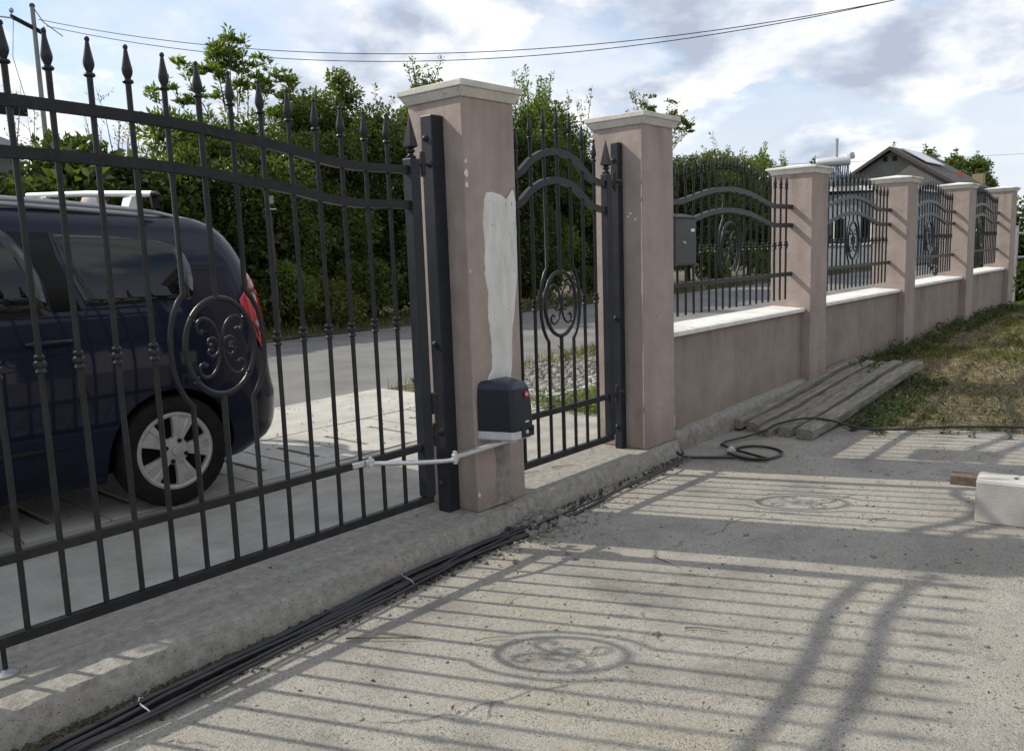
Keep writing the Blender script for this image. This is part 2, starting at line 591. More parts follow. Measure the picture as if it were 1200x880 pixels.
plaster('plaster_mauve', (0.330, 0.268, 0.238), (0.395, 0.328, 0.296), 2.19)
plaster('plaster_fence', (0.330, 0.268, 0.238), (0.395, 0.328, 0.296), 2.05)
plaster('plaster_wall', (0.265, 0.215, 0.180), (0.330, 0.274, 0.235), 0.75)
mat('filler_white', (0.57, 0.565, 0.54), (0.74, 0.735, 0.71), 7, 0.95, bump=0.8, bscale=30, speck=((0.27, 0.26, 0.235), 28, 0.66), stretch=(2.2, 2.2, 0.7), detail=10, contrast=(0.3, 0.62))
mat('mortar_grey', (0.19, 0.175, 0.155), (0.33, 0.31, 0.28), 18, 0.95, bump=1.0, bscale=70)
mat('cap_stone', (0.50, 0.475, 0.43), (0.62, 0.60, 0.555), 7, 0.85, bump=0.3, bscale=60, speck=((0.36, 0.335, 0.29), 18, 0.66))
mat('cap_white', (0.62, 0.60, 0.56), (0.78, 0.77, 0.74), 6, 0.8, bump=0.3, bscale=60, speck=((0.42, 0.40, 0.35), 22, 0.68))
mat('iron', (0.011, 0.0125, 0.0145), (0.021, 0.023, 0.026), 18, 0.33, bump=0.15, bscale=120, spec=0.32, speck=((0.034, 0.034, 0.033), 40, 0.64))
mat('iron_post', (0.015, 0.018, 0.024), (0.026, 0.030, 0.038), 5, 0.42, bump=0.08, bscale=90, spec=0.3)
mat('zinc', (0.55, 0.56, 0.58), (0.70, 0.71, 0.73), 30, 0.38, metal=0.7)
mat('galv', (0.30, 0.31, 0.32), (0.44, 0.45, 0.46), 20, 0.5, metal=0.6)
mat('motor_black', (0.005, 0.008, 0.020), (0.008, 0.011, 0.024), 20, 0.45, bump=0.05, bscale=300)
mat('motor_lid', (0.011, 0.018, 0.042), (0.016, 0.024, 0.050), 20, 0.35)
mat('alu_cast', (0.52, 0.53, 0.56), (0.62, 0.63, 0.66), 30, 0.45, metal=0.3)
mat('badge_red', (0.55, 0.02, 0.03), rough=0.35)
mat('print_white', (0.75, 0.75, 0.75), rough=0.5)
mat('black_rubber', (0.012, 0.012, 0.013), (0.022, 0.022, 0.022), 12, 0.55, bump=0.1)
mat('tyre', (0.009, 0.009, 0.0095), (0.017, 0.016, 0.016), 14, 0.8, bump=0.3, bscale=90, spec=0.15)
mat('cable_black', (0.010, 0.010, 0.012), (0.024, 0.024, 0.026), 9, 0.38)
mat('tie_white', (0.42, 0.42, 0.40), rough=0.6)
mat('old_wood', (0.10, 0.088, 0.068), (0.34, 0.318, 0.268), 5, 0.92, bump=0.6, bscale=22, stretch=(0.8, 14, 14), c3=(0.235, 0.215, 0.175), detail=10, contrast=(0.3, 0.7))
mat('brick_brown', (0.10, 0.072, 0.052), (0.17, 0.125, 0.09), 14, 0.9, bump=0.6, bscale=60)
mat('block_stone', (0.40, 0.385, 0.355), (0.52, 0.505, 0.47), 6, 0.92, bump=0.25, bscale=90, speck=((0.17, 0.15, 0.12), 9, 0.66))
mat('car_paint', (0.0016, 0.0042, 0.0180), (0.002, 0.005, 0.020), 3, 0.35, spec=0.15, coat=0.45)
mat('car_glass', (0.004, 0.0045, 0.005), rough=0.02, spec=0.5)
mat('car_black', (0.008, 0.008, 0.009), rough=0.55, spec=0.2)
mat('tail_red', (0.38, 0.004, 0.010), (0.46, 0.008, 0.014), 6, 0.14, coat=0.6)
mat('lens_dark', (0.16, 0.002, 0.005), rough=0.12, coat=0.6)
mat('silver_paint', (0.34, 0.34, 0.335), (0.44, 0.44, 0.43), 14, 0.38, metal=0.35)
mat('rail_silver', (0.36, 0.37, 0.39), rough=0.4, metal=0.6)
mat('bar_white', (0.78, 0.78, 0.77), rough=0.35, metal=0.2)
mat('mail_grey', (0.040, 0.043, 0.048), (0.055, 0.058, 0.064), 25, 0.5, bump=0.15, bscale=200)
mat('pole_wood', (0.17, 0.165, 0.16), (0.27, 0.26, 0.25), 3, 0.85, bump=0.4, stretch=(8, 8, 0.7))
mat('bark', (0.07, 0.055, 0.04), (0.14, 0.115, 0.09), 9, 0.95, bump=1.0, bscale=22)
mat('rust_post', (0.06, 0.038, 0.028), (0.10, 0.065, 0.05), 12, 0.85)
mat('wall_grey', (0.135, 0.128, 0.122), (0.175, 0.167, 0.16), 1.5, 0.9, bump=0.2)
mat('roof_dark', (0.050, 0.044, 0.042), (0.085, 0.075, 0.070), 3, 0.85, bump=0.6, bscale=10)
mat('fascia', (0.062, 0.048, 0.041), rough=0.7)
mat('solar', (0.30, 0.31, 0.34), rough=0.18, spec=0.8)
mat('tube_blue', (0.030, 0.055, 0.12), rough=0.2)
mat('paint_white', (0.72, 0.72, 0.71), rough=0.6)
mat('wall_blue', (0.20, 0.235, 0.27), (0.26, 0.29, 0.32), 2, 0.85)
mat('chimney_red', (0.33, 0.06, 0.05), rough=0.7)
mat('chimney_tan', (0.28, 0.22, 0.12), rough=0.8)
mat('skin', (0.52, 0.30, 0.22), (0.58, 0.36, 0.27), 18, 0.55)
mat('hair_grey', (0.50, 0.48, 0.45), (0.62, 0.60, 0.57), 60, 0.8)
mat('shirt', (0.10, 0.13, 0.19), (0.13, 0.16, 0.22), 12, 0.9)
mat('trousers', (0.06, 0.058, 0.055), rough=0.9)
mat('eye_white', (0.7, 0.7, 0.68), rough=0.3)
mat('rose_red', (0.55, 0.012, 0.03), (0.65, 0.03, 0.05), 20, 0.5)
mat('dry_leaf', (0.035, 0.026, 0.016), (0.085, 0.065, 0.04), 30, 0.9)
mat('straw', (0.26, 0.205, 0.11), (0.40, 0.325, 0.185), 5, 0.9, world=True)
mat('house_wall', (0.60, 0.58, 0.53), (0.68, 0.66, 0.61), 2, 0.85)
leaf_mat('leaf_dark', (0.020, 0.036, 0.010), (0.095, 0.118, 0.034), 0.44, 0.28)
leaf_mat('leaf_mid', (0.036, 0.060, 0.014), (0.150, 0.175, 0.050), 0.48, 0.30)
leaf_mat('leaf_light', (0.065, 0.105, 0.022), (0.165, 0.200, 0.055), 0.50, 0.40)
leaf_mat('leaf_yellow', (0.09, 0.10, 0.025), (0.18, 0.17, 0.05), 0.4)
leaf_mat('grass_green', (0.070, 0.085, 0.025), (0.210, 0.190, 0.080), 0.4, 0.6)
leaf_mat('weed_green', (0.028, 0.050, 0.014), (0.08, 0.105, 0.032), 0.35, 0.55)

# ================================================================== the setting
DZ = -0.12


def und(X, Y, a, s):
    return a * (np.sin(X * 1.7 * s + 0.3) * np.cos(Y * 1.3 * s + 1.1) + 0.6 * np.sin(X * 3.1 * s + Y * 2.3 * s))


def lawn_edge(Y):
    return 3.34 - 0.39 * Y + 0.05 * np.sin(Y * 7.0) + 0.03 * np.sin(Y * 17.0)


def lawn_z(X, Y):
    t = X - lawn_edge(Y)
    z = DZ - 0.012 + 0.03 * smoothstep(0, 0.15, t) + 0.15 * smoothstep(0, 3.2, t) + 0.07 * smoothstep(2.5, 7, t)
    return z + und(X, Y, 0.008, 1.7) * smoothstep(0.1, 0.6, t)


grid('ground', np.linspace(-900, 1500, 30), np.linspace(-900, 1200, 30), lambda X, Y: -0.42 + 0 * X, 'field')
grid('driveway', np.linspace(-9, 7.5, 150), np.linspace(-10, 0.06, 110), lambda X, Y: DZ + und(X, Y, 0.004, 1.1), 'drive_concrete')


def lawn():
    ts = np.r_[np.linspace(0, 1, 14), np.linspace(1.3, 16, 40)]
    ys = np.linspace(0.08, -14, 80)
    T, Y = np.meshgrid(ts, ys)
    X = lawn_edge(Y) + T
    Z = lawn_z(X, Y)
    v = np.stack([X, Y, Z], -1).reshape(-1, 3)
    nx, ny = len(ts), len(ys)
    i = np.arange(nx * (ny - 1)).reshape(ny - 1, nx)[:, :-1].ravel()
    me = quads('lawn', v, np.stack([i, i + nx, i + nx + 1, i + 1], -1), 'soil')
    me.shade_smooth()
    tag(link('lawn', me), kind='structure')


lawn()

# kerb / gate sill, with a worn sloping face
KX = np.r_[np.linspace(-6.5, -3.02, 60), np.linspace(-3, 2.108, 640)]


def kerb_front(x):
    return np.interp(x, [-6.5, -2.4, -1.8, -0.2, 0.9, 2.2], [-0.215, -0.158, -0.134, -0.076, -0.024, -0.015])


def make_kerb():
    prof = [(-0.050, DZ - 0.03), (-0.038, DZ + 0.025), (-0.024, DZ + 0.07), (-0.006, -0.016), (0.000, -0.004), (0.007, 0.0), (0.10, 0.001), (0.46, 0.0)]
    rng = np.random.default_rng(3)
    v = []
    nz = lambda k: np.convolve(rng.normal(size=len(KX) + 8), np.ones(k) / k, 'same')[4:-4]
    chip = np.maximum(0, nz(9) * 2.2 - 0.25)
    worn = np.interp(KX, [-6.5, -1.6, -0.7, -0.1, 0.12, 0.40, 0.55, 2.1], [0.35, 0.35, 0.45, 0.2, 0.9, 0.9, 0.08, 0.08])
    for j, (dy, z) in enumerate(prof):
        amp = [0.008, 0.010, 0.010, 0.007, 0.005, 0.004, 0, 0][j]
        y = kerb_front(KX) + dy + amp * nz(3) * worn if j < 6 else np.full(len(KX), 0.02 + dy)
        zz = np.full(len(KX), z) + (0.8 * amp * nz(3) * worn if j < 5 else 0)
        if j in (3, 4, 5):
            zz = zz - 0.020 * worn * np.maximum(0, chip) * (1.0 if j < 5 else 0.4)
        v.append(np.stack([KX, y, np.minimum(zz, 0.002)], -1))
    v = np.array(v)
    ny, nx = v.shape[:2]
    i = np.arange(nx * (ny - 1)).reshape(ny - 1, nx)[:, :-1].ravel()
    me = quads('kerb', v.reshape(-1, 3), np.stack([i, i + 1, i + nx + 1, i + nx], -1), 'kerb_concrete')
    me.shade_smooth()
    me.set_sharp_from_angle(angle=rad(28))
    tag(link('kerb', me), kind='structure')


make_kerb()

# street side: concrete apron, slab strip, road, verges
ap = grid('concrete_apron', np.linspace(-12, 2.6, 40), np.r_[np.linspace(0.481, 1.60, 6), np.linspace(1.601, 3.88, 8)],
          lambda X, Y: np.where(Y > 1.6005, -0.03, -0.002) + 0 * X, 'apron_concrete')
ap.data.shade_flat()


def slab_mesh():
    mb = MB()
    x0, x1, y0, y1, t = 0.006, 0.444, 0.006, 1.034, 0.0
    sx0, sx1, sy0, sy1 = 0.19, 0.235, 0.22, 0.74
    zs = -0.045
    vs = [(x0, y0, t), (x1, y0, t), (x1, y1, t), (x0, y1, t), (sx0, sy0, t), (sx1, sy0, t), (sx1, sy1, t), (sx0, sy1, t),
          (sx0, sy0, zs), (sx1, sy0, zs), (sx1, sy1, zs), (sx0, sy1, zs), (x0, y0, zs), (x1, y0, zs), (x1, y1, zs), (x0, y1, zs)]
    fs = [(0, 1, 5, 4), (1, 2, 6, 5), (2, 3, 7, 6), (3, 0, 4, 7), (4, 5, 9, 8), (5, 6, 10, 9), (6, 7, 11, 10), (7, 4, 8, 11),
          (8, 9, 10, 11), (0, 1, 13, 12), (1, 2, 14, 13), (2, 3, 15, 14), (3, 0, 12, 15)]
    return mb.add(vs, fs).mesh('slab', 'slab_concrete')


sm = slab_mesh()
for k in range(14):
    o = link('slab', sm, ap, (-3.5 + 0.45 * k, 1.62, 0.001 + random.uniform(-0.004, 0.004)))
    o.rotation_euler = (random.uniform(-.004, .004), random.uniform(-.006, .006), random.uniform(-.006, .006))
b2 = MB().box(-6, 2.68, -0.06, 2.6, 3.86, 0.0).build('slab_bed', 'slab_concrete', ap)

grid('road', np.r_[np.linspace(-60, 0, 12), np.linspace(2, 40, 30), np.linspace(45, 260, 20)], np.linspace(3.88, 9.75, 12),
     lambda X, Y: -0.03 + 0.05 * (1 - ((Y - 6.8) / 2.95) ** 2) - 0.00 * X, 'asphalt')
grid('verge', np.r_[np.linspace(2.61, 40, 70), np.linspace(45, 260, 20)], np.linspace(0.42, 3.878, 14),
     lambda X, Y: -0.03 + und(X, Y, 0.012, 1.3), 'soil')
grid('far_verge', np.r_[np.linspace(-60, 0, 20), np.linspace(1, 40, 70), np.linspace(45, 260, 20)], np.linspace(9.752, 16, 16),
     lambda X, Y: -0.01 + 0.10 * smoothstep(9.75, 10.6, Y) + und(X, Y, 0.015, 1.3), 'soil')

# ================================================================== gate pillars and fence
W = 0.40
PX = [0.0, 1.709, 4.657, 7.627, 10.640, 13.645]
PH = [2.182, 2.197, 2.022, 2.052, 2.082, 2.130]
PZ = [0.0, 0.0, -0.2, -0.2, -0.2, -0.2]
PLAB = ['tall mauve gate pillar with a white filler patch and the gate motor',
        'tall mauve gate pillar between the pedestrian gate and the mailbox',
        'mauve fence pillar behind the far half of the stacked planks',
        'second mauve fence pillar past the mailbox, weeds at its foot',
        'third mauve fence pillar past the mailbox',
        'last and farthest mauve fence pillar at the end of the wall']
pillars = []


def frustum(mb, x0, x1, y0, y1, z0, z1, e0, e1):
    mb.hexa([(x0 - e0, y0 - e0, z0), (x1 + e0, y0 - e0, z0), (x1 + e0, y1 + e0, z0), (x0 - e0, y1 + e0, z0)],
            [(x0 - e1, y0 - e1, z1), (x1 + e1, y0 - e1, z1), (x1 + e1, y1 + e1, z1), (x0 - e1, y1 + e1, z1)])


for i in range(6):
    big_ = i < 2
    t = thing('gate_pillar' if big_ else 'fence_pillar', (PX[i], 0, 0), PLAB[i], 'pillar',
              'rendered gate pillars' if big_ else 'rendered fence pillars')
    H = PH[i]
    # body with a little unevenness in the render
    mb = MB()
    n = 14
    rng = random.Random(i)
    zs = [PZ[i] + (H - PZ[i]) * k / n for k in range(n + 1)]
    ring = []
    for z in zs:
        j = lambda: rng.uniform(-0.0018, 0.0018)
        ring.append([(0 + j(), 0 + j(), z), (W + j(), 0 + j(), z), (W + j(), W + j(), z), (0 + j(), W + j(), z)])
    vs = [p for r_ in ring for p in r_]
    fs = [(0, 3, 2, 1), tuple(4 * n + q for q in range(4))]
    for k in range(n):
        for q in range(4):
            fs.append((4 * k + q, 4 * k + (q + 1) % 4, 4 * k + 4 + (q + 1) % 4, 4 * k + 4 + q))
    mb.add(vs, fs).build('body', 'plaster_mauve' if big_ else 'plaster_fence', t, bevel=0.009)
    cm = 'cap_stone' if big_ else 'cap_white'
    mb = MB()
    frustum(mb, 0, W, 0, W, H - 0.002, H + 0.042, 0.008, 0.032)
    cap = mb.build('cap', cm, t, bevel=0.004)
    mb = MB()
    if big_:
        frustum(mb, 0, W, 0, W, H + 0.0425, H + 0.076, 0.039, 0.041)
        frustum(mb, 0, W, 0, W, H + 0.0765, H + 0.080, 0.037, -0.12)
    else:
        frustum(mb, 0, W, 0, W, H + 0.0425, H + 0.062, 0.044, 0.046)
        frustum(mb, 0, W, 0, W, H + 0.0625, H + 0.095, 0.045, -0.19)
    mb.build('cap_slab', cm, cap, bevel=0.005)
    pillars.append(t)


def wobble_sheet(name, outline, y, material, parent, thick=0.006, inner=3):
    """a thin raised patch on a -Y face, outline in (x, z)"""
    mb = MB()
    c = (sum(p[0] for p in outline) / len(outline), sum(p[1] for p in outline) / len(outline))
    k = len(outline)
    vs, fs = [], []
    for q, (sx, sz, ty) in enumerate(((0, 0, 0.002), (0.03, 0.006, -thick * .45), (0.12, 0.02, -thick), (0.5, 0.12, -thick * 1.15))):
        jr = random.Random(q * 7 + k)
        vs += [(x + (c[0] - x) * sx, y + ty + jr.uniform(-.0006, .0006) * (q > 0), z + (c[1] - z) * sz) for x, z in outline]
    for q in range(3):
        for i in range(k):
            fs.append((q * k + i, q * k + (i + 1) % k, q * k + k + (i + 1) % k, q * k + k + i))
    fs.append(tuple(range(3 * k, 4 * k)))
    return mb.add(vs, fs).build(name, material, parent, 60)


rr = random.Random(5)
# white filler from the top of the old cable chase down to the motor
left = [(0.158, 1.705), (0.135, 1.66), (0.128, 1.55), (0.130, 1.40), (0.122, 1.28), (0.142, 1.18), (0.140, 1.05), (0.150, 0.95), (0.158, 0.84),
        (0.150, 0.77), (0.115, 0.72), (0.095, 0.68)]
right = [(0.30, 0.685), (0.318, 0.76), (0.325, 0.90), (0.345, 1.02), (0.372, 1.15), (0.393, 1.30), (0.396, 1.50), (0.397, 1.66), (0.385, 1.715), (0.372, 1.728), (0.362, 1.69), (0.34, 1.665),
         (0.27, 1.70), (0.20, 1.712)]


def jag(ps, a):
    out = []
    for p, q in zip(ps, ps[1:]):
        for k in range(4):
            f = k / 4
            out.append((min(0.398, p[0] + (q[0] - p[0]) * f + rr.uniform(-a, a)), p[1] + (q[1] - p[1]) * f + rr.uniform(-a, a)))
    out.append(ps[-1])
    return out


wobble_sheet('filler_patch', jag(left, 0.004) + jag(right, 0.003), -0.0005, 'filler_white', pillars[0], 0.005)
lo_l = [(0.165, 0.40), (0.150, 0.33), (0.165, 0.24), (0.155, 0.14), (0.165, 0.04), (0.06, 0.012)]
lo_r = [(0.31, 0.0), (0.275, 0.05), (0.268, 0.16), (0.275, 0.26), (0.262, 0.36), (0.262, 0.40)]
wobble_sheet('mortar_patch', jag(lo_l, 0.005) + jag(lo_r, 0.004), -0.0005, 'mortar_grey', pillars[0], 0.007)
# plaster chips knocked off the near edge
for z, s in ((1.86, 0.010), (1.80, 0.020), (1.74, 0.014), (1.30, 0.008), (0.10, 0.012)):
    pl = [(0.012 + s * math.cos(a) * rr.uniform(.4, .9), z + s * 1.3 * math.sin(a) * rr.uniform(.6, 1)) for a in np.linspace(0, 2 * PI, 12)[:-1]]
    wobble_sheet('plaster_chip', pl, -0.0005, 'filler_white', pillars[0], 0.003)
for z, y in ((1.62, 0.10), (1.58, 0.06), (1.60, 0.12)):
    MB().lathe([(0.009, -0.004), (0.009, 0.002), (0.002, 0.003)], 7, (-0.001, y, z), 'x').build('plaster_chip', 'filler_white', pillars[1])

# ---- low walls between pillars 2..6
WLAB = ['low rendered wall with white coping between the gate pillar and first fence pillar',
        'low rendered wall with white coping behind the far ends of the planks',
        'low rendered wall with weeds along it, third bay from the mailbox',
        'low rendered wall in the farthest bay of the fence']
walls = []
for k in range(4):
    x0, x1 = PX[k + 1] + W, PX[k + 2]
    t = thing('boundary_wall', (x0, 0, 0), WLAB[k], 'wall', 'low walls of the fence')
    L = x1 - x0
    zt = [0.735, 0.745, 0.762, 0.785][k]
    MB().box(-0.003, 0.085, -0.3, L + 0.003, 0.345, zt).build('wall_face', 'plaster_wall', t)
    mb = MB()
    mb.hexa([(0.002, 0.052, zt + 0.001), (L - 0.002, 0.052, zt + 0.001), (L - 0.002, 0.375, zt + 0.001), (0.002, 0.375, zt + 0.001)],
            [(0.002, 0.055, zt + 0.035), (L - 0.002, 0.055, zt + 0.035), (L - 0.002, 0.37, zt + 0.055), (0.002, 0.37, zt + 0.055)])
    mb.build('coping', 'cap_white', t, bevel=0.006)
    if k == 0:
        # rough cast footing
        nx, rng = 110, np.random.default_rng(2)
        xs = np.linspace(0.0, L, nx)
        prof = [(0.03, DZ - 0.05), (0.030, -0.07), (0.026, -0.02), (0.045, 0.02), (0.10, 0.035)]
        v = np.array([np.stack([xs, y + rng.normal(0, .006, nx), z + 0.07 * xs / L * (j > 0) + rng.normal(0, .004, nx)], -1) for j, (y, z) in enumerate(prof)])
        i = np.arange(nx * 4).reshape(4, nx)[:, :-1].ravel()
        me = quads('footing', v.reshape(-1, 3), np.stack([i, i + 1, i + nx + 1, i + nx], -1), 'kerb_concrete')
        me.shade_smooth()
        link('footing', me, t)
    walls.append(t)

# ================================================================== wrought iron
FPROF = [(0.0115, -0.002), (0.018, 0.001), (0.0205, 0.006), (0.018, 0.012), (0.010, 0.016), (0.012, 0.021), (0.0175, 0.034), (0.0195, 0.045), (0.0185, 0.055), (0.0145, 0.075),
         (0.0098, 0.100), (0.0070, 0.118), (0.0062, 0.122), (0.0088, 0.126), (0.0092, 0.132), (0.0060, 0.138), (0.0, 0.140)]
FIN = MB().lathe(FPROF, 12).mesh('finial', 'iron', 40)
FINS = MB().lathe([(0.0125, -0.002), (0.018, 0.002), (0.019, 0.009), (0.011, 0.013), (0.013, 0.020), (0.0165, 0.034), (0.015, 0.048),
                   (0.008, 0.085), (0.004, 0.105), (0.0, 0.114)], 10).mesh('finial', 'iron', 40)
FINP = MB().lathe([(r_ * 0.86, z_) for r_, z_ in FPROF], 12).mesh('finial', 'iron', 40)
KNOT = MB().lathe([(0.011, -0.034), (0.017, -0.031), (0.0185, -0.025), (0.015, -0.019), (0.0125, -0.013), (0.020, -0.009), (0.023, 0.0), (0.020, 0.009),
                   (0.0125, 0.013), (0.015, 0.019), (0.0185, 0.025), (0.017, 0.031), (0.011, 0.034)], 12).mesh('collar', 'iron', 40)
SPEAR = MB()
SPEAR.lathe([(0.020, 0.0), (0.026, 0.004), (0.026, 0.012), (0.016, 0.018), (0.013, 0.026), (0.022, 0.034), (0.022, 0.042), (0.012, 0.050)], 12)
SPEAR.lathe([(0.012, 0.048), (0.037, 0.060), (0.037, 0.064), (0.0, 0.222)], 4)
SPEAR = SPEAR.mesh('spear_point', 'iron', 30)


BJ = random.Random(77)


def bar_with(root, x, z0, z1, fin, knot_z, r=0.0108, bulge=None):
    dx = BJ.uniform(-.004, .004)
    zm = z0 + (z1 - z0) * BJ.uniform(.3, .6)
    pts = [(x, 0, z0), (x + dx, BJ.uniform(-.003, .003), zm), (x, 0, z1)]
    if knot_z:
        kx = x + dx * (1 - abs(knot_z - zm) / max(z1 - zm, zm - z0))
    if bulge:
        cxm, cz, out, hh = bulge
        s = 1 if x > cxm else -1
        prof = [(-1.0, 0), (-0.86, .35), (-0.62, .72), (-0.32, .94), (0, 1), (0.32, .94), (0.62, .72), (0.86, .35), (1.0, 0)]
        pts = [(x, 0, z0)] + [(x + s * out * q, 0, cz + hh * p) for p, q in prof] + [(x, 0, z1)]
    o = MB().tube(pts, r, 10).build('bar', 'iron', root, 50)
    if fin:
        fo = link('finial', fin, o, (x, 0, z1))
        fo.rotation_euler = (BJ.uniform(-.02, .02), BJ.uniform(-.02, .02), BJ.uniform(0, 6))
    if knot_z:
        link('collar', KNOT, o, (kx, 0, knot_z + BJ.uniform(-.004, .004)))
    return o


def emblem(root, x, z, a=0.156, b=0.198):
    ring = MB().tube([(x + a * math.cos(t_), 0, z + b * math.sin(t_)) for t_ in np.linspace(0, 2 * PI, 49)[:-1]], 0.0125, 8, True).build('emblem', 'iron', root, 50)
    big_ = [(.006, .0), (.008, .03), (.014, .06), (.028, .092), (.050, .114), (.076, .120), (.096, .106), (.102, .084), (.094, .066), (.080, .064), (.073, .074)]
    sml = [(.006, .002), (.014, .022), (.030, .036), (.048, .036), (.058, .022), (.052, .008), (.040, .010)]
    for sx in (-1, 1):
        for sz in (-1, 1):
            for path, r0 in ((big_, 0.0072), (sml, 0.0066)):
                p = [Vector((x + sx * px, -0.002, z + sz * pz)) for px, pz in path]
                q = []
                for i in range(len(p) - 1):   # catmull-rom
                    p0, p1, p2, p3 = p[max(i - 1, 0)], p[i], p[i + 1], p[min(i + 2, len(p) - 1)]
                    for k in range(3):
                        u = k / 3
                        q.append(0.5 * ((2 * p1) + (p2 - p0) * u + (2 * p0 - 5 * p1 + 4 * p2 - p3) * u * u + (3 * p1 - p0 - 3 * p2 + p3) * u ** 3))
                q.append(p[-1])
                m_ = MB().tube(q, [r0] * (len(q) - 2) + [0.0115, 0.009], 8)
                m_.build('scroll', 'iron', ring, 50)
            # ties between scroll and ring
            MB().lathe([(0.010, -0.012), (0.014, -0.010), (0.010, -0.004), (0.014, 0), (0.010, 0.004), (0.014, 0.010), (0.010, 0.012)], 8,
                       (x + sx * 0.118, 0, z + sz * 0.124)).build('tie', 'iron', ring, 50)
    MB().lathe([(0.009, -0.014), (0.013, -0.010), (0.009, -0.004), (0.013, 0.0), (0.009, 0.004), (0.013, 0.010), (0.009, 0.014)], 8, (x, 0, z)).build('tie', 'iron', ring, 50)
    return ring


def smooth_tab(xs, zs):
    """smooth monotone interpolation through a table (cosine blended)"""
    def f(x):
        x = min(max(x, xs[0]), xs[-1])
        for i in range(len(xs) - 1):
            if x <= xs[i + 1]:
                h = xs[i + 1] - xs[i]
                d = [(zs[k + 1] - zs[k]) / (xs[k + 1] - xs[k]) for k in range(len(xs) - 1)]
                m0 = 0 if i == 0 else (0 if d[i - 1] * d[i] <= 0 else 2 * d[i - 1] * d[i] / (d[i - 1] + d[i]))
                m1 = 0 if i == len(d) - 1 else (0 if d[i + 1] * d[i] <= 0 else 2 * d[i + 1] * d[i] / (d[i + 1] + d[i]))
                t = (x - xs[i]) / h
                return (2 * t**3 - 3 * t**2 + 1) * zs[i] + (t**3 - 2 * t**2 + t) * h * m0 + (-2 * t**3 + 3 * t**2) * zs[i + 1] + (t**3 - t**2) * h * m1
        return zs[-1]
    return f


def arc_rail(root, name, f, x0, x1, h=0.040, d=0.030, dz=0.0, n=40):
    return MB().rail([(x0 + (x1 - x0) * i / n, f(x0 + (x1 - x0) * i / n) + dz) for i in range(n + 1)], h, d).build(name, 'iron', root, 35)


def hinge(root, xs, xp, y, z, dy=0.0):
    """eye-bolt hinge from the stile at xs to the post at xp"""
    mb = MB()
    mb.lathe([(0.016, -0.045), (0.016, 0.045)], 10, ((xs + xp) / 2 - 0.005, y, z))
    mb.lathe([(0.010, -0.062), (0.013, -0.060), (0.013, -0.045)], 10, ((xs + xp) / 2 - 0.005, y, z))
    mb.lathe([(0.013, 0.045), (0.013, 0.060), (0.008, 0.064)], 10, ((xs + xp) / 2 - 0.005, y, z))
    h_ = mb.build('hinge', 'black_rubber', root, 40)
    MB().tube([(xs, y, z), (xp, y, z)], 0.011, 8).build('hinge_bolt', 'black_rubber', h_, 40)
    MB().lathe([(0.021, -0.008), (0.021, 0.008)], 6, (xp - 0.012, y, z), 'x').build('nut', 'black_rubber', h_)
    return h_


# ---- driveway gate leaf, hung on the first pillar
GY = 0.13
gt = thing('driveway_gate', (-0.245, GY, 0), 'large dark iron driveway gate leaf with an oval scroll emblem, closed before the blue car', 'gate')
ox = -0.245
arc = smooth_tab([-2.55, -2.085, -1.804, -1.476, -1.227, -0.95, -0.728, -0.56, -0.20],
                 [1.980, 1.975, 1.967, 1.950, 1.922, 1.884, 1.846, 1.834, 1.834])
ga = lambda x: arc(x + ox)
ge = -1.362 - ox
for i in range(15):
    x = -0.40 - 0.1385 * i - ox
    k = abs(i - 7)
    top = ga(x) + 0.098
    if k == 0:
        o = MB().tube([(x, 0, 0.135), (x, 0, 1.05 - 0.198)], 0.0125, 10).build('bar', 'iron', gt, 50)
        o = MB().tube([(x, 0, 1.05 + 0.198), (x, 0, top)], 0.0125, 10).build('bar', 'iron', gt, 50)
        link('finial', FIN, o, (x, 0, top))
    elif k == 1:
        bar_with(gt, x, 0.135, top, FIN, None, bulge=(ge, 1.05, 0.072, 0.225))
    else:
        bar_with(gt, x, 0.135, top, FIN, 1.06)
emblem(gt, ge, 1.05)
arc_rail(gt, 'top_rail', ga, -2.28, -0.03)
arc_rail(gt, 'middle_rail', ga, -2.28, -0.03, dz=-0.17)
MB().box(-2.28, -0.015, 0.388, -0.031, 0.015, 0.424).build('lower_rail', 'iron', gt, bevel=0.002)
MB().box(-2.31, -0.016, 0.098, 0.031, 0.016, 0.138).build('bottom_rail', 'iron', gt, bevel=0.002)
for sx in (0.0, -2.275):
    zt = 1.868 if sx == 0 else 2.0
    st = MB().box(sx - 0.031, -0.031, 0.1385, sx + 0.031, 0.031, zt).build('stile', 'iron_post', gt, bevel=0.003)
    o = link('spear_point', SPEAR, st, (sx, 0, zt))
    o.rotation_euler = (0, 0, PI / 4)
hinge(gt, 0.03, 0.135, 0.0, 1.846)
hinge(gt, 0.03, 0.135, 0.0, 0.455)
lk = MB().box(0.036, -0.035, 0.57, 0.075, 0.035, 0.68).build('stop_block', 'black_rubber', gt, bevel=0.006)
dr = MB().tube([(-2.04, 0, 0.10), (-2.04, 0, 0.012)], 0.009, 8).build('drop_rod', 'iron', gt, 40)
MB().lathe([(0.042, 0.001), (0.042, 0.008), (0.020, 0.014), (0.012, 0.02)], 16, (-2.04, 0, 0)).build('floor_socket', 'galv', dr, 40)
# bracket for the opener arm
br = MB().box(-0.50, -0.030, 0.395, -0.375, -0.0155, 0.422).build('arm_bracket', 'zinc', gt, bevel=0.003)

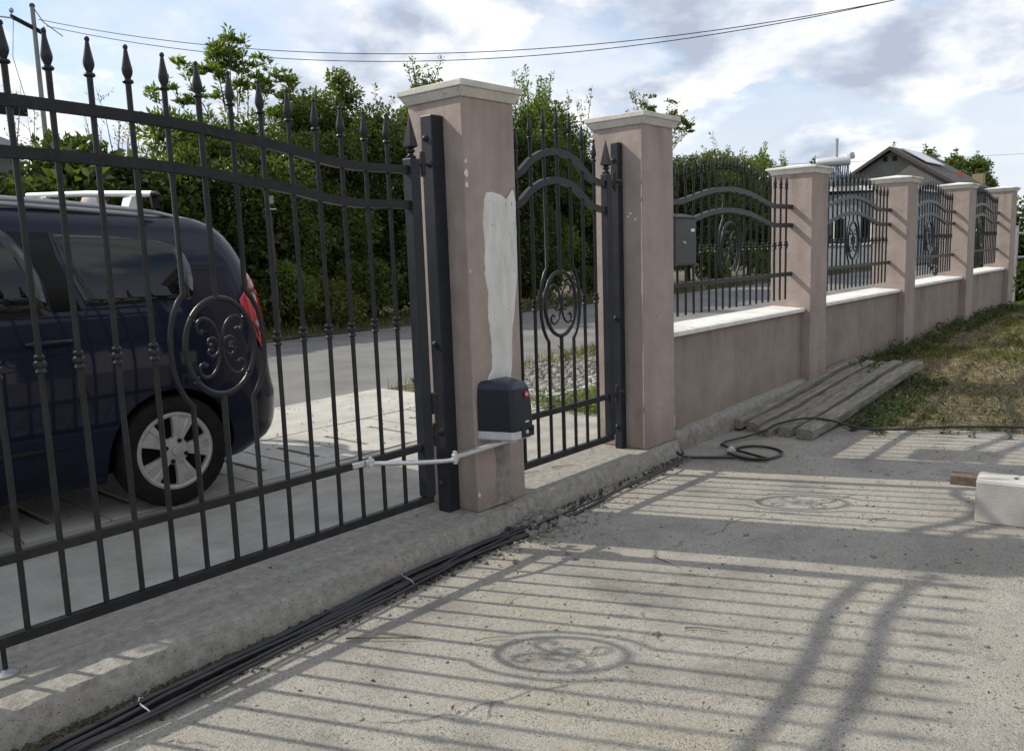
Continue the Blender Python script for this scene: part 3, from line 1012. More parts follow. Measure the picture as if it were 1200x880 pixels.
# ---- pedestrian gate
pg = thing('pedestrian_gate', (1.485, 0.14, 0), 'narrow dark iron pedestrian gate with arched top and oval emblem between the tall pillars', 'gate')
ox2 = 1.485
pa_ = smooth_tab([0.40, 0.45, 0.56, 0.70, 0.82, 0.95, 1.08, 1.20, 1.34, 1.45, 1.62],
                 [1.832, 1.832, 1.846, 1.935, 1.982, 2.000, 1.984, 1.925, 1.846, 1.832, 1.832])
pa = lambda x: pa_(x + ox2)
pe = 0.962 - ox2
for i, xw in enumerate([0.575, 0.706, 0.834, 0.962, 1.090, 1.218, 1.347]):
    x = xw - ox2
    top = pa(x) + 0.100
    k = abs(i - 3)
    if k == 0:
        MB().tube([(x, 0, 0.135), (x, 0, 1.066 - 0.198)], 0.0125, 10).build('bar', 'iron', pg, 50)
        o = MB().tube([(x, 0, 1.066 + 0.198), (x, 0, top)], 0.0125, 10).build('bar', 'iron', pg, 50)
        link('finial', FINP, o, (x, 0, top))
    elif k == 1:
        bar_with(pg, x, 0.135, top, FINP, None, bulge=(pe, 1.066, 0.070, 0.225))
    else:
        bar_with(pg, x, 0.135, top, FINP, 1.072)
emblem(pg, pe, 1.066)
arc_rail(pg, 'top_rail', pa, -1.05, 0.10)
arc_rail(pg, 'middle_rail', pa, -1.05, -0.02, dz=-0.168)
MB().box(-1.045, -0.015, 0.388, 0.085, 0.015, 0.424).build('lower_rail', 'iron', pg, bevel=0.002)
MB().box(-1.075, -0.016, 0.098, 0.028, 0.016, 0.138).build('bottom_rail', 'iron', pg, bevel=0.002)
for sx in (0.0, -1.045):
    st = MB().box(sx - 0.026, -0.026, 0.1385, sx + 0.026, 0.026, 1.872).build('stile', 'iron_post', pg, bevel=0.003)
    o = link('spear_point', SPEAR, st, (sx, 0, 1.872))
    o.rotation_euler = (0, 0, PI / 4)
MB().box(0.027, -0.02, 1.50, 0.031, 0.02, 1.80).build('lock_plate', 'zinc', pg)
hinge(pg, 0.025, 0.170, 0.0, 1.828)
hinge(pg, 0.025, 0.170, 0.0, 0.405)


def hinge_post(x0, x1, y0, y1, h, label):
    t = thing('hinge_post', ((x0 + x1) / 2, (y0 + y1) / 2, 0), label, 'post', 'steel hinge posts')
    a, b = (x1 - x0) / 2, (y1 - y0) / 2
    MB().box(-a, -b, 0, a, b, h).build('post', 'iron_post', t, bevel=0.005)
    for z in (h - 0.115, h * 0.44, 0.16):
        bo = MB().lathe([(0.0, -0.016), (0.008, -0.014), (0.015, -0.006), (0.017, 0.0), (0.017, 0.004)], 12, (-a - 0.002, 0.006, z), 'x').build('bolt', 'black_rubber', t, 40)
    return t


hinge_post(-0.088, -0.002, 0.135, 0.217, 2.10, 'dark steel hinge post on the pillar with the gate motor')
hinge_post(1.650, 1.707, 0.155, 0.215, 2.09, 'dark steel hinge post on the pillar beside the mailbox')

# ---- four fence panels
FLAB = ['arched iron fence panel behind the mailbox', 'arched iron fence panel in the second bay from the mailbox, white eaves behind it',
        'arched iron fence panel in the third bay from the mailbox', 'arched iron fence panel in the farthest bay of the fence']
for k in range(4):
    x0, x1 = PX[k + 1] + W, PX[k + 2]
    t = thing('fence_panel', ((x0 + x1) / 2, 0.20, 0), FLAB[k], 'fence', 'iron fence panels on the low wall')
    hl = (x1 - x0) / 2
    dz = [0, 0.012, 0.03, 0.05][k]
    fa = smooth_tab([-1.6, -0.90, -0.62, -0.30, 0.0, 0.30, 0.62, 0.90, 1.6], [1.738 + dz, 1.739 + dz, 1.785 + dz, 1.842 + dz, 1.861 + dz, 1.842 + dz, 1.785 + dz, 1.739 + dz, 1.738 + dz])
    sp = 0.1265
    ez = 1.375 + dz
    for i in range(-9, 10):
        x = i * sp + (0.012 if abs(i) > 1 else 0.0)
        top = fa(x) + 0.144
        if i == 0:
            MB().tube([(x, 0, 0.86 + dz), (x, 0, ez - 0.198)], 0.0098, 10).build('bar', 'iron', t, 50)
            o = MB().tube([(x, 0, ez + 0.198), (x, 0, top)], 0.0098, 10).build('bar', 'iron', t, 50)
            link('finial', FINS, o, (x, 0, top))
        elif abs(i) == 1:
            bar_with(t, x, 0.86 + dz, top, FINS, None, r=0.0098, bulge=(0.0, ez, 0.072, 0.225))
        else:
            bar_with(t, x, 0.86 + dz, top, FINS, ez - 0.01, r=0.0098)
    emblem(t, 0.0, ez, 0.150, 0.198)
    arc_rail(t, 'top_rail', fa, -hl, hl)
    arc_rail(t, 'middle_rail', fa, -hl, hl, dz=-0.17)
    MB().box(-hl, -0.015, 1.076 + dz, hl, 0.015, 1.114 + dz).build('lower_rail', 'iron', t, bevel=0.002)

# ================================================================== gate opener with its folding arm
op = thing('gate_opener', (0.145, 0, 0), 'black electric gate opener box with a bent silver arm on the pillar', 'gate opener')


def rring(hx, y0, y1, z, r, n=5):
    """rounded plan ring, wider against the pillar at y1 than at its front"""
    r = r * 0.6
    pts = [(-hx - 0.058, y1, z)]
    for k in range(n + 1):
        a = PI + (PI / 2) * k / n
        pts.append((-hx + r + r * math.cos(a), y0 + r + r * math.sin(a), z))
    for k in range(n + 1):
        a = 1.5 * PI + (PI / 2) * k / n
        pts.append((hx - r + r * math.cos(a), y0 + r + r * math.sin(a), z))
    pts.append((hx + 0.045, y1, z))
    return [(x + 0.020, y, z_) for x, y, z_ in pts]


def stack(rings):
    n = len(rings[0])
    vs = [p for r_ in rings for p in r_]
    fs = [tuple(range(n))[::-1], tuple(range(n * (len(rings) - 1), n * len(rings)))]
    for i in range(len(rings) - 1):
        for j in range(n):
            fs.append((i * n + j, i * n + (j + 1) % n, (i + 1) * n + (j + 1) % n, (i + 1) * n + j))
    return MB().add(vs, fs)


base = stack([rring(0.078, -0.185, -0.002, 0.400, 0.05), rring(0.090, -0.205, -0.002, 0.412, 0.05), rring(0.090, -0.205, -0.002, 0.452, 0.05)]).build('base', 'alu_cast', op, 30, bevel=0.002)
MB().box(-0.005, -0.2085, 0.414, 0.098, -0.2055, 0.470).build('front_panel', 'motor_black', base, bevel=0.004)
hous = stack([rring(0.0885, -0.203, -0.003, 0.453, 0.045), rring(0.086, -0.198, -0.003, 0.60, 0.045), rring(0.080, -0.186, -0.003, 0.676, 0.045)]).build('housing', 'motor_black', op, 30)
stack([rring(0.0802, -0.1865, -0.003, 0.6765, 0.045), rring(0.072, -0.168, -0.003, 0.704, 0.045), rring(0.050, -0.12, -0.003, 0.716, 0.03)]).build('lid', 'motor_lid', op, 30)
bd = MB().lathe([(0.017, 0.0), (0.017, 0.003), (0.015, 0.004)], 20, (0, 0, 0), 'y').build('badge', 'badge_red', op, 40, loc=(0.055, -0.1945, 0.640))
bd.rotation_euler = (rad(-8), 0, 0)
bd.scale = (1, -1, 1)


def text(body, size, loc, rot, parent, material, name='lettering'):
    cu = bpy.data.curves.new(name, 'FONT')
    cu.body = body
    cu.size = size
    cu.align_x = 'CENTER'
    cu.align_y = 'CENTER'
    cu.extrude = 0.0004
    cu.offset = size * 0.015
    cu.materials.append(M[material])
    tmp = link('tmp', cu)
    bpy.context.view_layer.update()
    me = bpy.data.meshes.new_from_object(tmp.evaluated_get(bpy.context.evaluated_depsgraph_get()))
    bpy.data.objects.remove(tmp)
    o = link(name, me, parent, loc)
    o.rotation_euler = rot
    return o


text('BFT', 0.0150, (0.055, -0.2015, 0.6405), (rad(82), 0, 0), op, 'print_white')
MB().box(0.035, -0.2032, 0.492, 0.062, -0.2008, 0.500).build('name_strip', 'print_white', op)
lkk = MB().lathe([(0.011, 0.0), (0.011, -0.006), (0.006, -0.008)], 14, (0.034, -0.2087, 0.442), 'y').build('lock', 'zinc', op, 40)
MB().box(0.055, -0.2105, 0.440, 0.092, -0.2087, 0.462).build('key_cover', 'car_black', op, bevel=0.003)
# arms: straight channel from the motor to the elbow, thin bent arm to the gate
ax, ay, az = 0.03, -0.105, 0.392
ex, ey, ez_ = -0.375, -0.070, 0.368
d = Vector((ex - ax, ey - ay, 0)).normalized()
nrm = Vector((-d.y, d.x, 0))
mb = MB()
a0, a1 = Vector((ax, ay, az)) - d * 0.02, Vector((ex, ey, ez_ + 0.004))
hw_, ht = 0.017, 0.010
mb.hexa([a0 + nrm * hw_ - Vector((0, 0, ht)), a1 + nrm * hw_ - Vector((0, 0, ht)), a1 - nrm * hw_ - Vector((0, 0, ht)), a0 - nrm * hw_ - Vector((0, 0, ht))],
        [a0 + nrm * hw_ + Vector((0, 0, ht)), a1 + nrm * hw_ + Vector((0, 0, ht)), a1 - nrm * hw_ + Vector((0, 0, ht)), a0 - nrm * hw_ + Vector((0, 0, ht))])
mb.build('drive_arm', 'zinc', op, bevel=0.004)
MB().lathe([(0.03, -0.016), (0.03, 0.010)], 16, (ax, ay, az)).build('arm_hub', 'zinc', op, 40)
el = MB().lathe([(0.006, -0.034), (0.013, -0.030), (0.013, -0.018), (0.019, -0.016), (0.019, 0.018), (0.012, 0.020), (0.012, 0.032), (0.004, 0.036)], 12, (ex, ey, ez_)).build('elbow', 'zinc', op, 40)
gx, gyy, gz = -0.80, 0.082, 0.412
path = []
for k in range(13):
    u = k / 12
    bx = ex + (gx - ex) * u
    by = ey + (gyy - ey) * (u ** 1.9)
    path.append((bx, by, ez_ - 0.012 + (gz - ez_ + 0.008) * u))
MB().tube(path, 0.0115, 10, squash=1.0).build('curved_arm', 'zinc', op, 50)
MB().lathe([(0.005, -0.026), (0.011, -0.024), (0.011, -0.014), (0.020, -0.012), (0.020, 0.014), (0.011, 0.016), (0.011, 0.026), (0.004, 0.03)], 12, (gx, gyy, gz)).build('arm_joint', 'zinc', op, 40)

# ================================================================== mailbox and junction box
mbx = thing('mailbox', (2.42, 0.13, 1.25), 'dark grey steel mailbox with a small white label hung on the fence', 'mailbox')
MB().box(-0.165, -0.05, 0, 0.165, 0.05, 0.345).build('case', 'mail_grey', mbx, bevel=0.004)
MB().box(-0.155, -0.054, 0.012, 0.155, -0.0505, 0.333).build('door', 'mail_grey', mbx, bevel=0.003)
MB().hexa([(-0.175, -0.062, 0.3455), (0.172, -0.062, 0.3455), (0.172, 0.055, 0.3455), (-0.175, 0.055, 0.3455)],
          [(-0.175, -0.062, 0.353), (0.172, -0.062, 0.353), (0.172, 0.055, 0.380), (-0.175, 0.055, 0.380)]).build('lid', 'mail_grey', mbx)
MB().box(0.072, -0.0565, 0.245, 0.128, -0.0545, 0.267).build('label', 'print_white', mbx)
MB().lathe([(0.010, 0), (0.010, -0.004), (0.004, -0.005)], 12, (-0.02, -0.0545, 0.165), 'y').build('key_lock', 'zinc', mbx, 40)
MB().lathe([(0.006, 0), (0.006, -0.004), (0.002, -0.005)], 10, (-0.045, -0.0545, 0.172), 'y').build('key_lock', 'zinc', mbx, 40)

jb = thing('junction_box', (2.135, 0.0, 0.085), 'small pale junction box at the foot of the wall beside the gate pillar', 'box')
MB().box(-0.024, 0.025, 0, 0.024, 0.084, 0.088).build('case', 'cap_stone', jb, bevel=0.004)
MB().tube([(0.0, 0.045, 0.0), (0.002, 0.035, -0.07), (0.0, 0.0, -0.13), (-0.02, -0.06, -0.185)], 0.014, 8).build('conduit', 'cable_black', jb, 50)

# ================================================================== cables
KXp = [-2.9, -2.3, -2.07, -1.71, -1.36, -1.05, -0.65, -0.25, 0.1, 0.5, 1.05, 1.67, 2.08]
KYp = [-0.42, -0.345, -0.325, -0.285, -0.265, -0.24, -0.20, -0.185, -0.195, -0.180, -0.155, -0.125, -0.09]
cb = thing('cable_bundle', (0, 0, 0), 'bundle of black cables lying along the foot of the kerb', 'cable')
crng = random.Random(21)
for s in range(8):
    ph, am = crng.uniform(0, 6), crng.uniform(0.014, 0.036)
    oy, oz = (s - 3.5) * 0.014, (0.006 if s % 2 else 0.018)
    r = (0.0075, 0.009, 0.008, 0.013, 0.009, 0.007, 0.0085, 0.011)[s]
    x1 = 2.05 if s < 2 else (0.22 if s < 4 else 0.02)
    pts = []
    for x in np.linspace(-2.9, x1, 70):
        y = np.interp(x, KXp, KYp) + oy + am * math.sin(1.9 * x + ph) + 0.006 * math.sin(5.3 * x + 2 * ph) + 0.002 * math.sin(17 * x + ph)
        pts.append((x, y, DZ + oz + 0.005 * math.sin(4 * x + ph) + r * 0.6 + 0.006))
    if s >= 2:
        xe, ye, ze = pts[-1]
        pts += [(xe + .04, ye + .015, ze), (xe + .09, ye + .05, ze + .004), (xe + .13, ye + .10, ze - .02), (xe + .15, ye + .14, ze - .06)]
    MB().tube(pts, r, 8).build('cable', 'cable_black', cb, 60)
for x, a0 in ((-2.03, 0.2), (-0.72, 1.0)):
    y = np.interp(x, KXp, KYp)
    ti = MB().tube([(x + 0.012 * math.sin(a + a0) + 0.01 * math.cos(2 * a), y + 0.046 * math.cos(a), DZ + 0.020 + 0.022 * math.sin(a)) for a in np.linspace(0, 2 * PI, 15)[:-1]], 0.0028, 6, True).build('cable_tie', 'tie_white', cb)
    MB().tube([(x, y + 0.03, DZ + 0.038), (x + 0.02, y + 0.055, DZ + 0.043), (x + 0.035, y + 0.060, DZ + 0.035)], 0.002, 5).build('tie_tail', 'tie_white', ti)

coil = []
for k in range(40):
    a = 2.9 + 2 * PI * 1.18 * k / 39
    rr_ = 0.185 + 0.008 * math.sin(1.3 * a)
    coil.append((2.44 + rr_ * 1.12 * math.cos(a), -0.46 + rr_ * math.sin(a), DZ + 0.012 + 0.010 * (a > 8.6) + 0.002 * math.sin(3 * a)))
ent = [(2.06, -0.02, -0.06), (2.05, -0.10, DZ + 0.02), (2.10, -0.20, DZ + 0.015)]
lead = [(2.52, -0.16, DZ + 0.02), (2.85, -0.22, DZ + 0.03), (3.0, -0.30, DZ + 0.06), (3.10, -0.36, -0.02), (3.3, -0.50, 0.003), (3.40, -0.66, -0.015), (3.50, -0.86, -0.075), (3.62, -1.1, -0.08), (3.85, -1.4, -0.07),
        (4.15, -1.85, -0.075), (4.35, -2.5, -0.07), (4.6, -3.4, -0.08)]
full = ent + coil + lead
sm_ = []
for i in range(len(full) - 1):
    p0, p1, p2, p3 = [Vector(full[min(max(j, 0), len(full) - 1)]) for j in (i - 1, i, i + 1, i + 2)]
    for k in range(3):
        u = k / 3
        sm_.append(0.5 * ((2 * p1) + (p2 - p0) * u + (2 * p0 - 5 * p1 + 4 * p2 - p3) * u * u + (3 * p1 - p0 - 3 * p2 + p3) * u ** 3))
co = MB().tube(sm_, 0.0095, 8).build('black_hose', 'cable_black', None, 60)
tag(co, 'black plastic pipe coiled on the concrete and running over the planks', 'pipe')
pp = MB().hexa([(2.30, -0.33, DZ + .03), (2.36, -0.36, DZ + .03), (2.37, -0.31, DZ + .03), (2.31, -0.30, DZ + .03)],
               [(2.31, -0.33, DZ + .055), (2.35, -0.355, DZ + .05), (2.36, -0.32, DZ + .065), (2.32, -0.305, DZ + .05)]).build('paper_scrap', 'tie_white')
tag(pp, 'crumpled white scrap lying on the coiled pipe', 'scrap')

# ================================================================== planks
PL = [((3.12, 0.005), (5.90, 0.0), 0.090, 0.075, 0.090), ((3.15, -0.125), (5.96, -0.150), 0.095, 0.072, 0.040), ((3.03, -0.270), (5.99, -0.275), 0.108, 0.066, 0.0),
      ((3.10, -0.410), (6.02, -0.395), 0.104, 0.075, 0.04), ((3.07, -0.570), (5.98, -0.60), 0.128, 0.078, 0.05)]
PLL = ['weathered grey plank of the stack, nearest the wall', 'weathered grey plank, second from the wall', 'weathered grey plank in the middle of the five',
       'weathered grey plank, second from the lawn side', 'weathered grey plank, outermost on the lawn side with a rough near end']
for i, ((xa, ya), (xb, yb), wd, th, up) in enumerate(PL):
    rng = random.Random(40 + i)
    n = 18
    t = thing('plank', (xa, ya, DZ), PLL[i], 'plank', 'stacked planks beside the wall')
    L = xb - xa
    rings = []
    for k in range(n + 1):
        u = k / n
        x = L * u
        zb = 0.002 + up * 0.3 + 0.165 * smoothstep(0.0, 1.0, np.float64(u)) * 1.0 - (0.012 if k == 0 else 0)
        yo = (yb - ya) * u + 0.006 * math.sin(3 * u + i)
        w2 = wd / 2 + rng.uniform(-.003, .003)
        h2 = th + rng.uniform(-.003, .003)
        j = lambda: rng.uniform(-.003, .003)
        x_ = x + (rng.uniform(-.012, .012) if k in (0, n) else 0)
        rings.append([(x_ + j(), yo - w2, zb + j()), (x_ + j(), yo - w2 + j(), zb + h2 * .8), (x_, yo - w2 + 0.012, zb + h2 + j()), (x_, yo + w2 - 0.012, zb + h2 + j()), (x_ + j(), yo + w2 + j(), zb + h2 * .8), (x_, yo + w2, zb)])
    stack(rings).build('board', 'old_wood', t)

# ================================================================== concrete block and brick
bl = thing('concrete_block', (1.675, -2.055, DZ), 'pale concrete block with a small hole in its top at the right edge', 'block')
mb = MB()
bx0, bx1, by0, by1, bz = 0.0, 0.22, -0.62, 0.0, 0.228
bmh = bmesh.new()
bmesh.ops.create_cube(bmh, size=1)
for v in bmh.verts:
    v.co = Vector((bx0 + (v.co.x + .5) * (bx1 - bx0), by0 + (v.co.y + .5) * (by1 - by0), (v.co.z + .5) * bz))
bmesh.ops.bevel(bmh, geom=bmh.edges[:], offset=0.007, segments=3, affect='EDGES')
bmesh.ops.subdivide_edges(bmh, edges=bmh.edges[:], cuts=2, use_grid_fill=True)
rb = random.Random(9)
for v in bmh.verts:
    if v.co.z > 0.01:
        v.co += Vector((rb.uniform(-1, 1), rb.uniform(-1, 1), rb.uniform(-1, 1))) * 0.0009
me = bpy.data.meshes.new('block')
bmh.to_mesh(me); bmh.free()
me.materials.append(M['block_stone'])
me.shade_smooth()
me.set_sharp_from_angle(angle=rad(38))
o = link('block', me, bl)
o.rotation_euler = (0, 0, rad(8))
MB().lathe([(0.012, 0.0012), (0.0, 0.0013)], 12, (0.150, -0.16, bz + 0.0025)).build('hole', 'car_black', bl)
bk = MB().box(-0.06, -0.17, 0, 0.06, 0.10, 0.055).build('brick', 'brick_brown', None, bevel=0.005, loc=(2.45, -1.86, DZ))
bk.rotation_euler = (0, 0, rad(6))
tag(bk, 'brown brick half hidden behind the pale concrete block', 'brick')

# ================================================================== rubble, pebbles, litter
def stones(name, P, size, material, rng):
    """small irregular 8-vertex stones joined in one mesh"""
    n = len(P)
    c = np.array([(-1, -1, -1), (1, -1, -1), (1, 1, -1), (-1, 1, -1), (-.7, -.7, 1), (.7, -.7, 1), (.7, .7, 1), (-.7, .7, 1)], float) * 0.5
    v = c[None] * (0.6 + 0.8 * rng.random((n, 8, 1))) * (0.5 + rng.random((n, 1, 3)))
    a = rng.random(n) * 2 * PI
    ca, sa = np.cos(a), np.sin(a)
    x = v[..., 0] * ca[:, None] - v[..., 1] * sa[:, None]
    y = v[..., 0] * sa[:, None] + v[..., 1] * ca[:, None]
    v = np.stack([x, y, v[..., 2] * 0.7], -1) * np.asarray(size).reshape(-1, 1, 1) + P[:, None, :]
    fq = np.array([(3, 2, 1, 0), (4, 5, 6, 7), (0, 1, 5, 4), (1, 2, 6, 5), (2, 3, 7, 6), (3, 0, 4, 7)])
    f = (np.arange(n)[:, None, None] * 8 + fq[None]).reshape(-1, 4)
    return link(name, quads(name, v.reshape(-1, 3), f, material))


rng = np.random.default_rng(17)
n = 520
r_ = np.abs(rng.normal(0, 0.20, n))
th = rng.uniform(PI * 0.95, 2.05 * PI, n)
P = np.stack([0.30 + r_ * 1.5 * np.cos(th), -0.12 + r_ * 1.0 * np.sin(th), np.full(n, DZ + 0.006)], -1)
P[:, 2] += np.maximum(0, 0.05 - r_ * 0.25) * rng.random(n)
o = stones('rubble', P, rng.gamma(2.0, 0.0055, n) * (1.3 - np.minimum(r_, .6)) + .004, 'mortar_grey', rng)
tag(o, 'broken mortar rubble heaped at the foot of the motor pillar', 'rubble', kind='stuff')
n = 2600
X = rng.uniform(-3.0, 4.6, n); Y = rng.uniform(-3.4, -0.22, n)
ok = X < 3.34 - 0.39 * Y - 0.02
P = np.stack([X, Y, DZ + und(X, Y, 0.004, 1.1) + 0.001], -1)[ok]
o = stones('grit', P, rng.gamma(2.0, 0.0022, ok.sum()) + 0.0025, 'mortar_grey', rng)
tag(o, 'loose grit scattered over the concrete driveway', 'grit', kind='stuff')
# dirt along the kerb foot
n = 5000
X = np.where(rng.random(n) < 0.9, rng.uniform(-2.8, 0.25, n), rng.uniform(0.2, 2.0, n))
Y = kerb_front(X) - 0.060 - np.abs(rng.normal(0, 0.055, n))
o = stones('kerb_dirt', np.stack([X, Y, DZ + 0.003 + np.maximum(0, 0.018 - 0.2 * np.abs(Y - kerb_front(X) + 0.06))], -1), rng.gamma(2.0, 0.0026, n) + 0.002, 'dry_leaf', rng)
tag(o, 'dark crumbs of soil and leaf lying along the kerb foot', 'dirt', kind='stuff')
# fallen leaves on slabs and drive
n = 520
X = np.r_[rng.uniform(-1.5, 2.4, 330), rng.uniform(-2.4, 3.4, 190)]
Y = np.r_[rng.uniform(1.7, 3.8, 330), rng.uniform(-2.8, 0.4, 190)]
Z = np.where(Y > 0, 0.008, DZ + 0.012)
Z = np.where((Y < 0.0) & (Y > -0.18), 0.01, Z)
D = rdir(rng, n); D[:, 2] *= 0.25
Nn = rdir(rng, n) * 0.4 + np.array([0, 0, 1.0])
o = link('leaf_litter', leaves('leaf_litter', np.stack([X, Y, Z], -1), D, Nn, rng.uniform(.010, .032, n), rng.uniform(.006, .016, n), 'dry_leaf', 0.3))
tag(o, 'dry brown leaves scattered on the concrete', 'leaves', kind='stuff')
TW = [((-1.25, -0.43), (-1.06, -0.66), 0.004), ((-0.95, -0.86), (-0.83, -0.95), 0.0025), ((0.25, -0.95), (0.17, -1.12), 0.003), ((-0.62, -0.72), (-0.45, -0.70), 0.0025), ((-0.38, -1.46), (-0.30, -1.60), 0.003),
      ((0.62, 0.32), (0.85, 0.27), 0.004), ((0.95, 0.24), (1.10, 0.17), 0.004), ((1.35, -1.62), (1.46, -1.66), 0.003), ((3.35, -0.95), (3.42, -1.10), 0.005)]
TWL = ['curved dark twig on the driveway below the kerb', 'thin straw at an angle on the driveway, left of the oval shadow', 'short twig lying in the sun right of the oval shadow', 'thin straw near the gate rail shadow',
       'small twig between the two curved shadows', 'straw on the sill under the pedestrian gate', 'second straw on the sill under the pedestrian gate', 'small twig near the concrete block', 'pale stick at the lawn edge']
for k, ((xa, ya), (xb, yb), r) in enumerate(TW):
    z = (0.006 if ya > 0 else DZ + 0.008)
    pts = [(xa + (xb - xa) * u + 0.02 * math.sin(3 * u + k) * (yb - ya) * 3, ya + (yb - ya) * u + 0.015 * math.sin(4 * u), z + r) for u in np.linspace(0, 1, 9)]
    o = MB().tube(pts, [r * (1 - 0.5 * u) for u in np.linspace(0, 1, 9)], 6).build('twig', 'straw' if k in (1, 3, 5, 6, 8) else 'bark')
    tag(o, TWL[k], 'twig', 'twigs on the concrete')

# ---- gravel strip beyond the pedestrian gate
n = 5200
X = rng.uniform(2.65, 9.5, n); Y = 2.5 + (X - 3.0) * 0.22 + rng.normal(0, 0.42, n)
ok = (Y < 3.86) & (Y > 1.7)
o = stones('gravel', np.stack([X, Y, np.full(n, -0.018) + 0.012 * rng.random(n)], -1)[ok], rng.gamma(3.0, .010, ok.sum()) + .008, 'gravel_grey', rng)
tag(o, 'pale gravel bed between the wall and the road', 'gravel', kind='stuff')
sp_ = MB().box(2.62, 1.95, -0.08, 4.6, 2.42, -0.006).build('path_slab', 'slab_concrete')
tag(sp_, kind='structure')


# ================================================================== grass and weeds
def blades(name, X, Y, Z, h, w, material, rng, lean=0.5):
    n = len(X)
    a = rng.uniform(0, 2 * PI, n)
    side = np.stack([np.cos(a), np.sin(a), np.zeros(n)], -1)
    b = rng.uniform(0, 2 * PI, n)
    ln = np.stack([np.cos(b), np.sin(b), np.zeros(n)], -1) * (h * lean * rng.random(n))[:, None]
    P = np.stack([X, Y, Z], -1)
    w = np.broadcast_to(w, (n,))[:, None]
    mid = P + ln * 0.35 + np.array([0, 0, .6]) * h[:, None]
    tip = P + ln + np.array([0, 0, 1.0]) * (h * (1 - .25 * rng.random(n)))[:, None]
    v = np.stack([P - side * w / 2, P + side * w / 2, mid + side * w * .35, tip, mid - side * w * .35], 1).reshape(-1, 3)
    f = np.arange(n * 5).reshape(-1, 5)
    return link(name, quads(name, v, f, material))


def clumpy(rng, X, Y, s, seed):
    r = np.random.default_rng(seed)
    v = np.zeros_like(X)
    for k in range(9):
        ax_, ay_ = r.normal(0, s, 2)
        v += np.sin(X * ax_ + Y * ay_ + r.uniform(0, 6))
    return v / 3.0


rng = np.random.default_rng(23)
n = 260000
X = 3.2 + rng.random(n) ** 1.25 * 12; Y = 0.05 - rng.random(n) * 3.6
dns = clumpy(rng, X, Y, 2.6, 1) * 0.5 + smoothstep(3.9, 6.8, X + 0.55 * Y) * 0.70 - 0.44
t_ = X - lawn_edge(Y)
ok = (t_ > 0.02) & (rng.random(n) < np.clip(dns, 0.10, 0.9))
X, Y = X[ok], Y[ok]
o = blades('lawn_grass', X, Y, lawn_z(X, Y) - 0.004, rng.uniform(.02, .075, len(X)), 0.0055, 'grass_green', rng, 1.2)
tag(o, 'patchy green grass on the lawn beside the driveway', 'grass', kind='stuff')
n = 60000
X = 3.2 + rng.random(n) ** 1.2 * 9; Y = 0.05 - rng.random(n) * 3.4
t_ = X - lawn_edge(Y)
ok = (t_ > -0.03) & (rng.random(n) < np.clip(0.45 - 0.5 * clumpy(rng, X, Y, 2.6, 1), 0.15, 1))
X, Y = X[ok], Y[ok]
k = len(X)
D = rdir(rng, k); D[:, 2] = np.abs(D[:, 2]) * 0.3
o = link('dry_straw', leaves('dry_straw', np.stack([X, Y, lawn_z(X, Y) + 0.004], -1), D, rdir(rng, k) + np.array([0, 0, 1.0]), rng.uniform(.03, .13, k), rng.uniform(.003, .006, k), 'straw', 0.1))
tag(o, 'cut dry straw lying over bare earth', 'straw', kind='stuff')


def weed_patch(name, n_plants, xr, yr, hr, material, rng, label, zf, per=26, size=(.02, .05)):
    px = rng.uniform(*xr, n_plants); py = rng.uniform(*yr, n_plants); ph = rng.uniform(*hr, n_plants)
    i = np.repeat(np.arange(n_plants), per)
    u = rng.random(len(i))
    sp = 0.5 * ph[i]
    P = np.stack([px[i] + rng.normal(0, 1, len(i)) * sp * .45, py[i] + rng.normal(0, 1, len(i)) * sp * .45, zf(px, py)[i] + ph[i] * u], -1)
    D = rdir(rng, len(i)); D[:, 2] = D[:, 2] * 0.5 + 0.2
    Nn = rdir(rng, len(i)) * .6 + np.array([0, 0, 1.0])
    o = link(name, leaves(name, P, D, Nn, rng.uniform(*size, len(i)), rng.uniform(size[0] * .5, size[1] * .5, len(i)), material))
    return tag(o, label, 'weeds', kind='stuff')


weed_patch('wall_weeds', 300, (5.3, 13.6), (-0.36, 0.06), (.03, .14), 'weed_green', rng, 'leafy green weeds growing along the foot of the wall', lawn_z, 30, (.02, .05))
weed_patch('plank_weeds', 150, (3.5, 5.6), (-1.0, -0.68), (.03, .11), 'weed_green', rng, 'low leafy weeds beside the outermost plank', lawn_z, 26, (.015, .04))
weed_patch('edge_weeds', 90, (3.75, 5.5), (-2.6, -0.9), (.03, .12), 'weed_green', rng, 'sparse weeds along the lawn edge', lawn_z, 22, (.015, .04))
vz = lambda x, y: -0.03 + 0 * x
weed_patch('gate_weeds', 170, (2.5, 4.2), (0.75, 1.75), (.05, .20), 'leaf_light', rng, 'green weeds outside the pedestrian gate', vz, 30, (.02, .05))
n = 60000
X = np.r_[rng.uniform(2.7, 9, 9000), rng.uniform(5.2, 45, n - 9000)]
Y = np.r_[rng.uniform(3.3, 3.9, 9000), rng.uniform(0.5, 3.7, n - 9000)]
ok = (rng.random(n) < np.clip(0.55 + 0.5 * clumpy(rng, X, Y, 1.5, 4), .1, 1))
o = blades('verge_grass', X[ok], Y[ok], np.full(ok.sum(), -0.04), rng.uniform(.05, .18, ok.sum()), 0.010, 'grass_green', rng, 0.8)
tag(o, 'green grass strip between the fence and the road', 'grass', kind='stuff')
n = 42000
X = rng.random(n) ** 1.3 * 45 - 3; Y = 9.80 + rng.random(n) ** 1.5 * 1.3
ok = rng.random(n) < np.clip(0.6 + 0.5 * clumpy(rng, X, Y, 1.5, 5), .1, 1)
o = blades('far_grass', X[ok], Y[ok], np.full(ok.sum(), -0.01) + .1 * smoothstep(9.75, 10.6, Y[ok]), rng.uniform(.06, .24, ok.sum()), 0.014, 'grass_green', rng, 0.8)
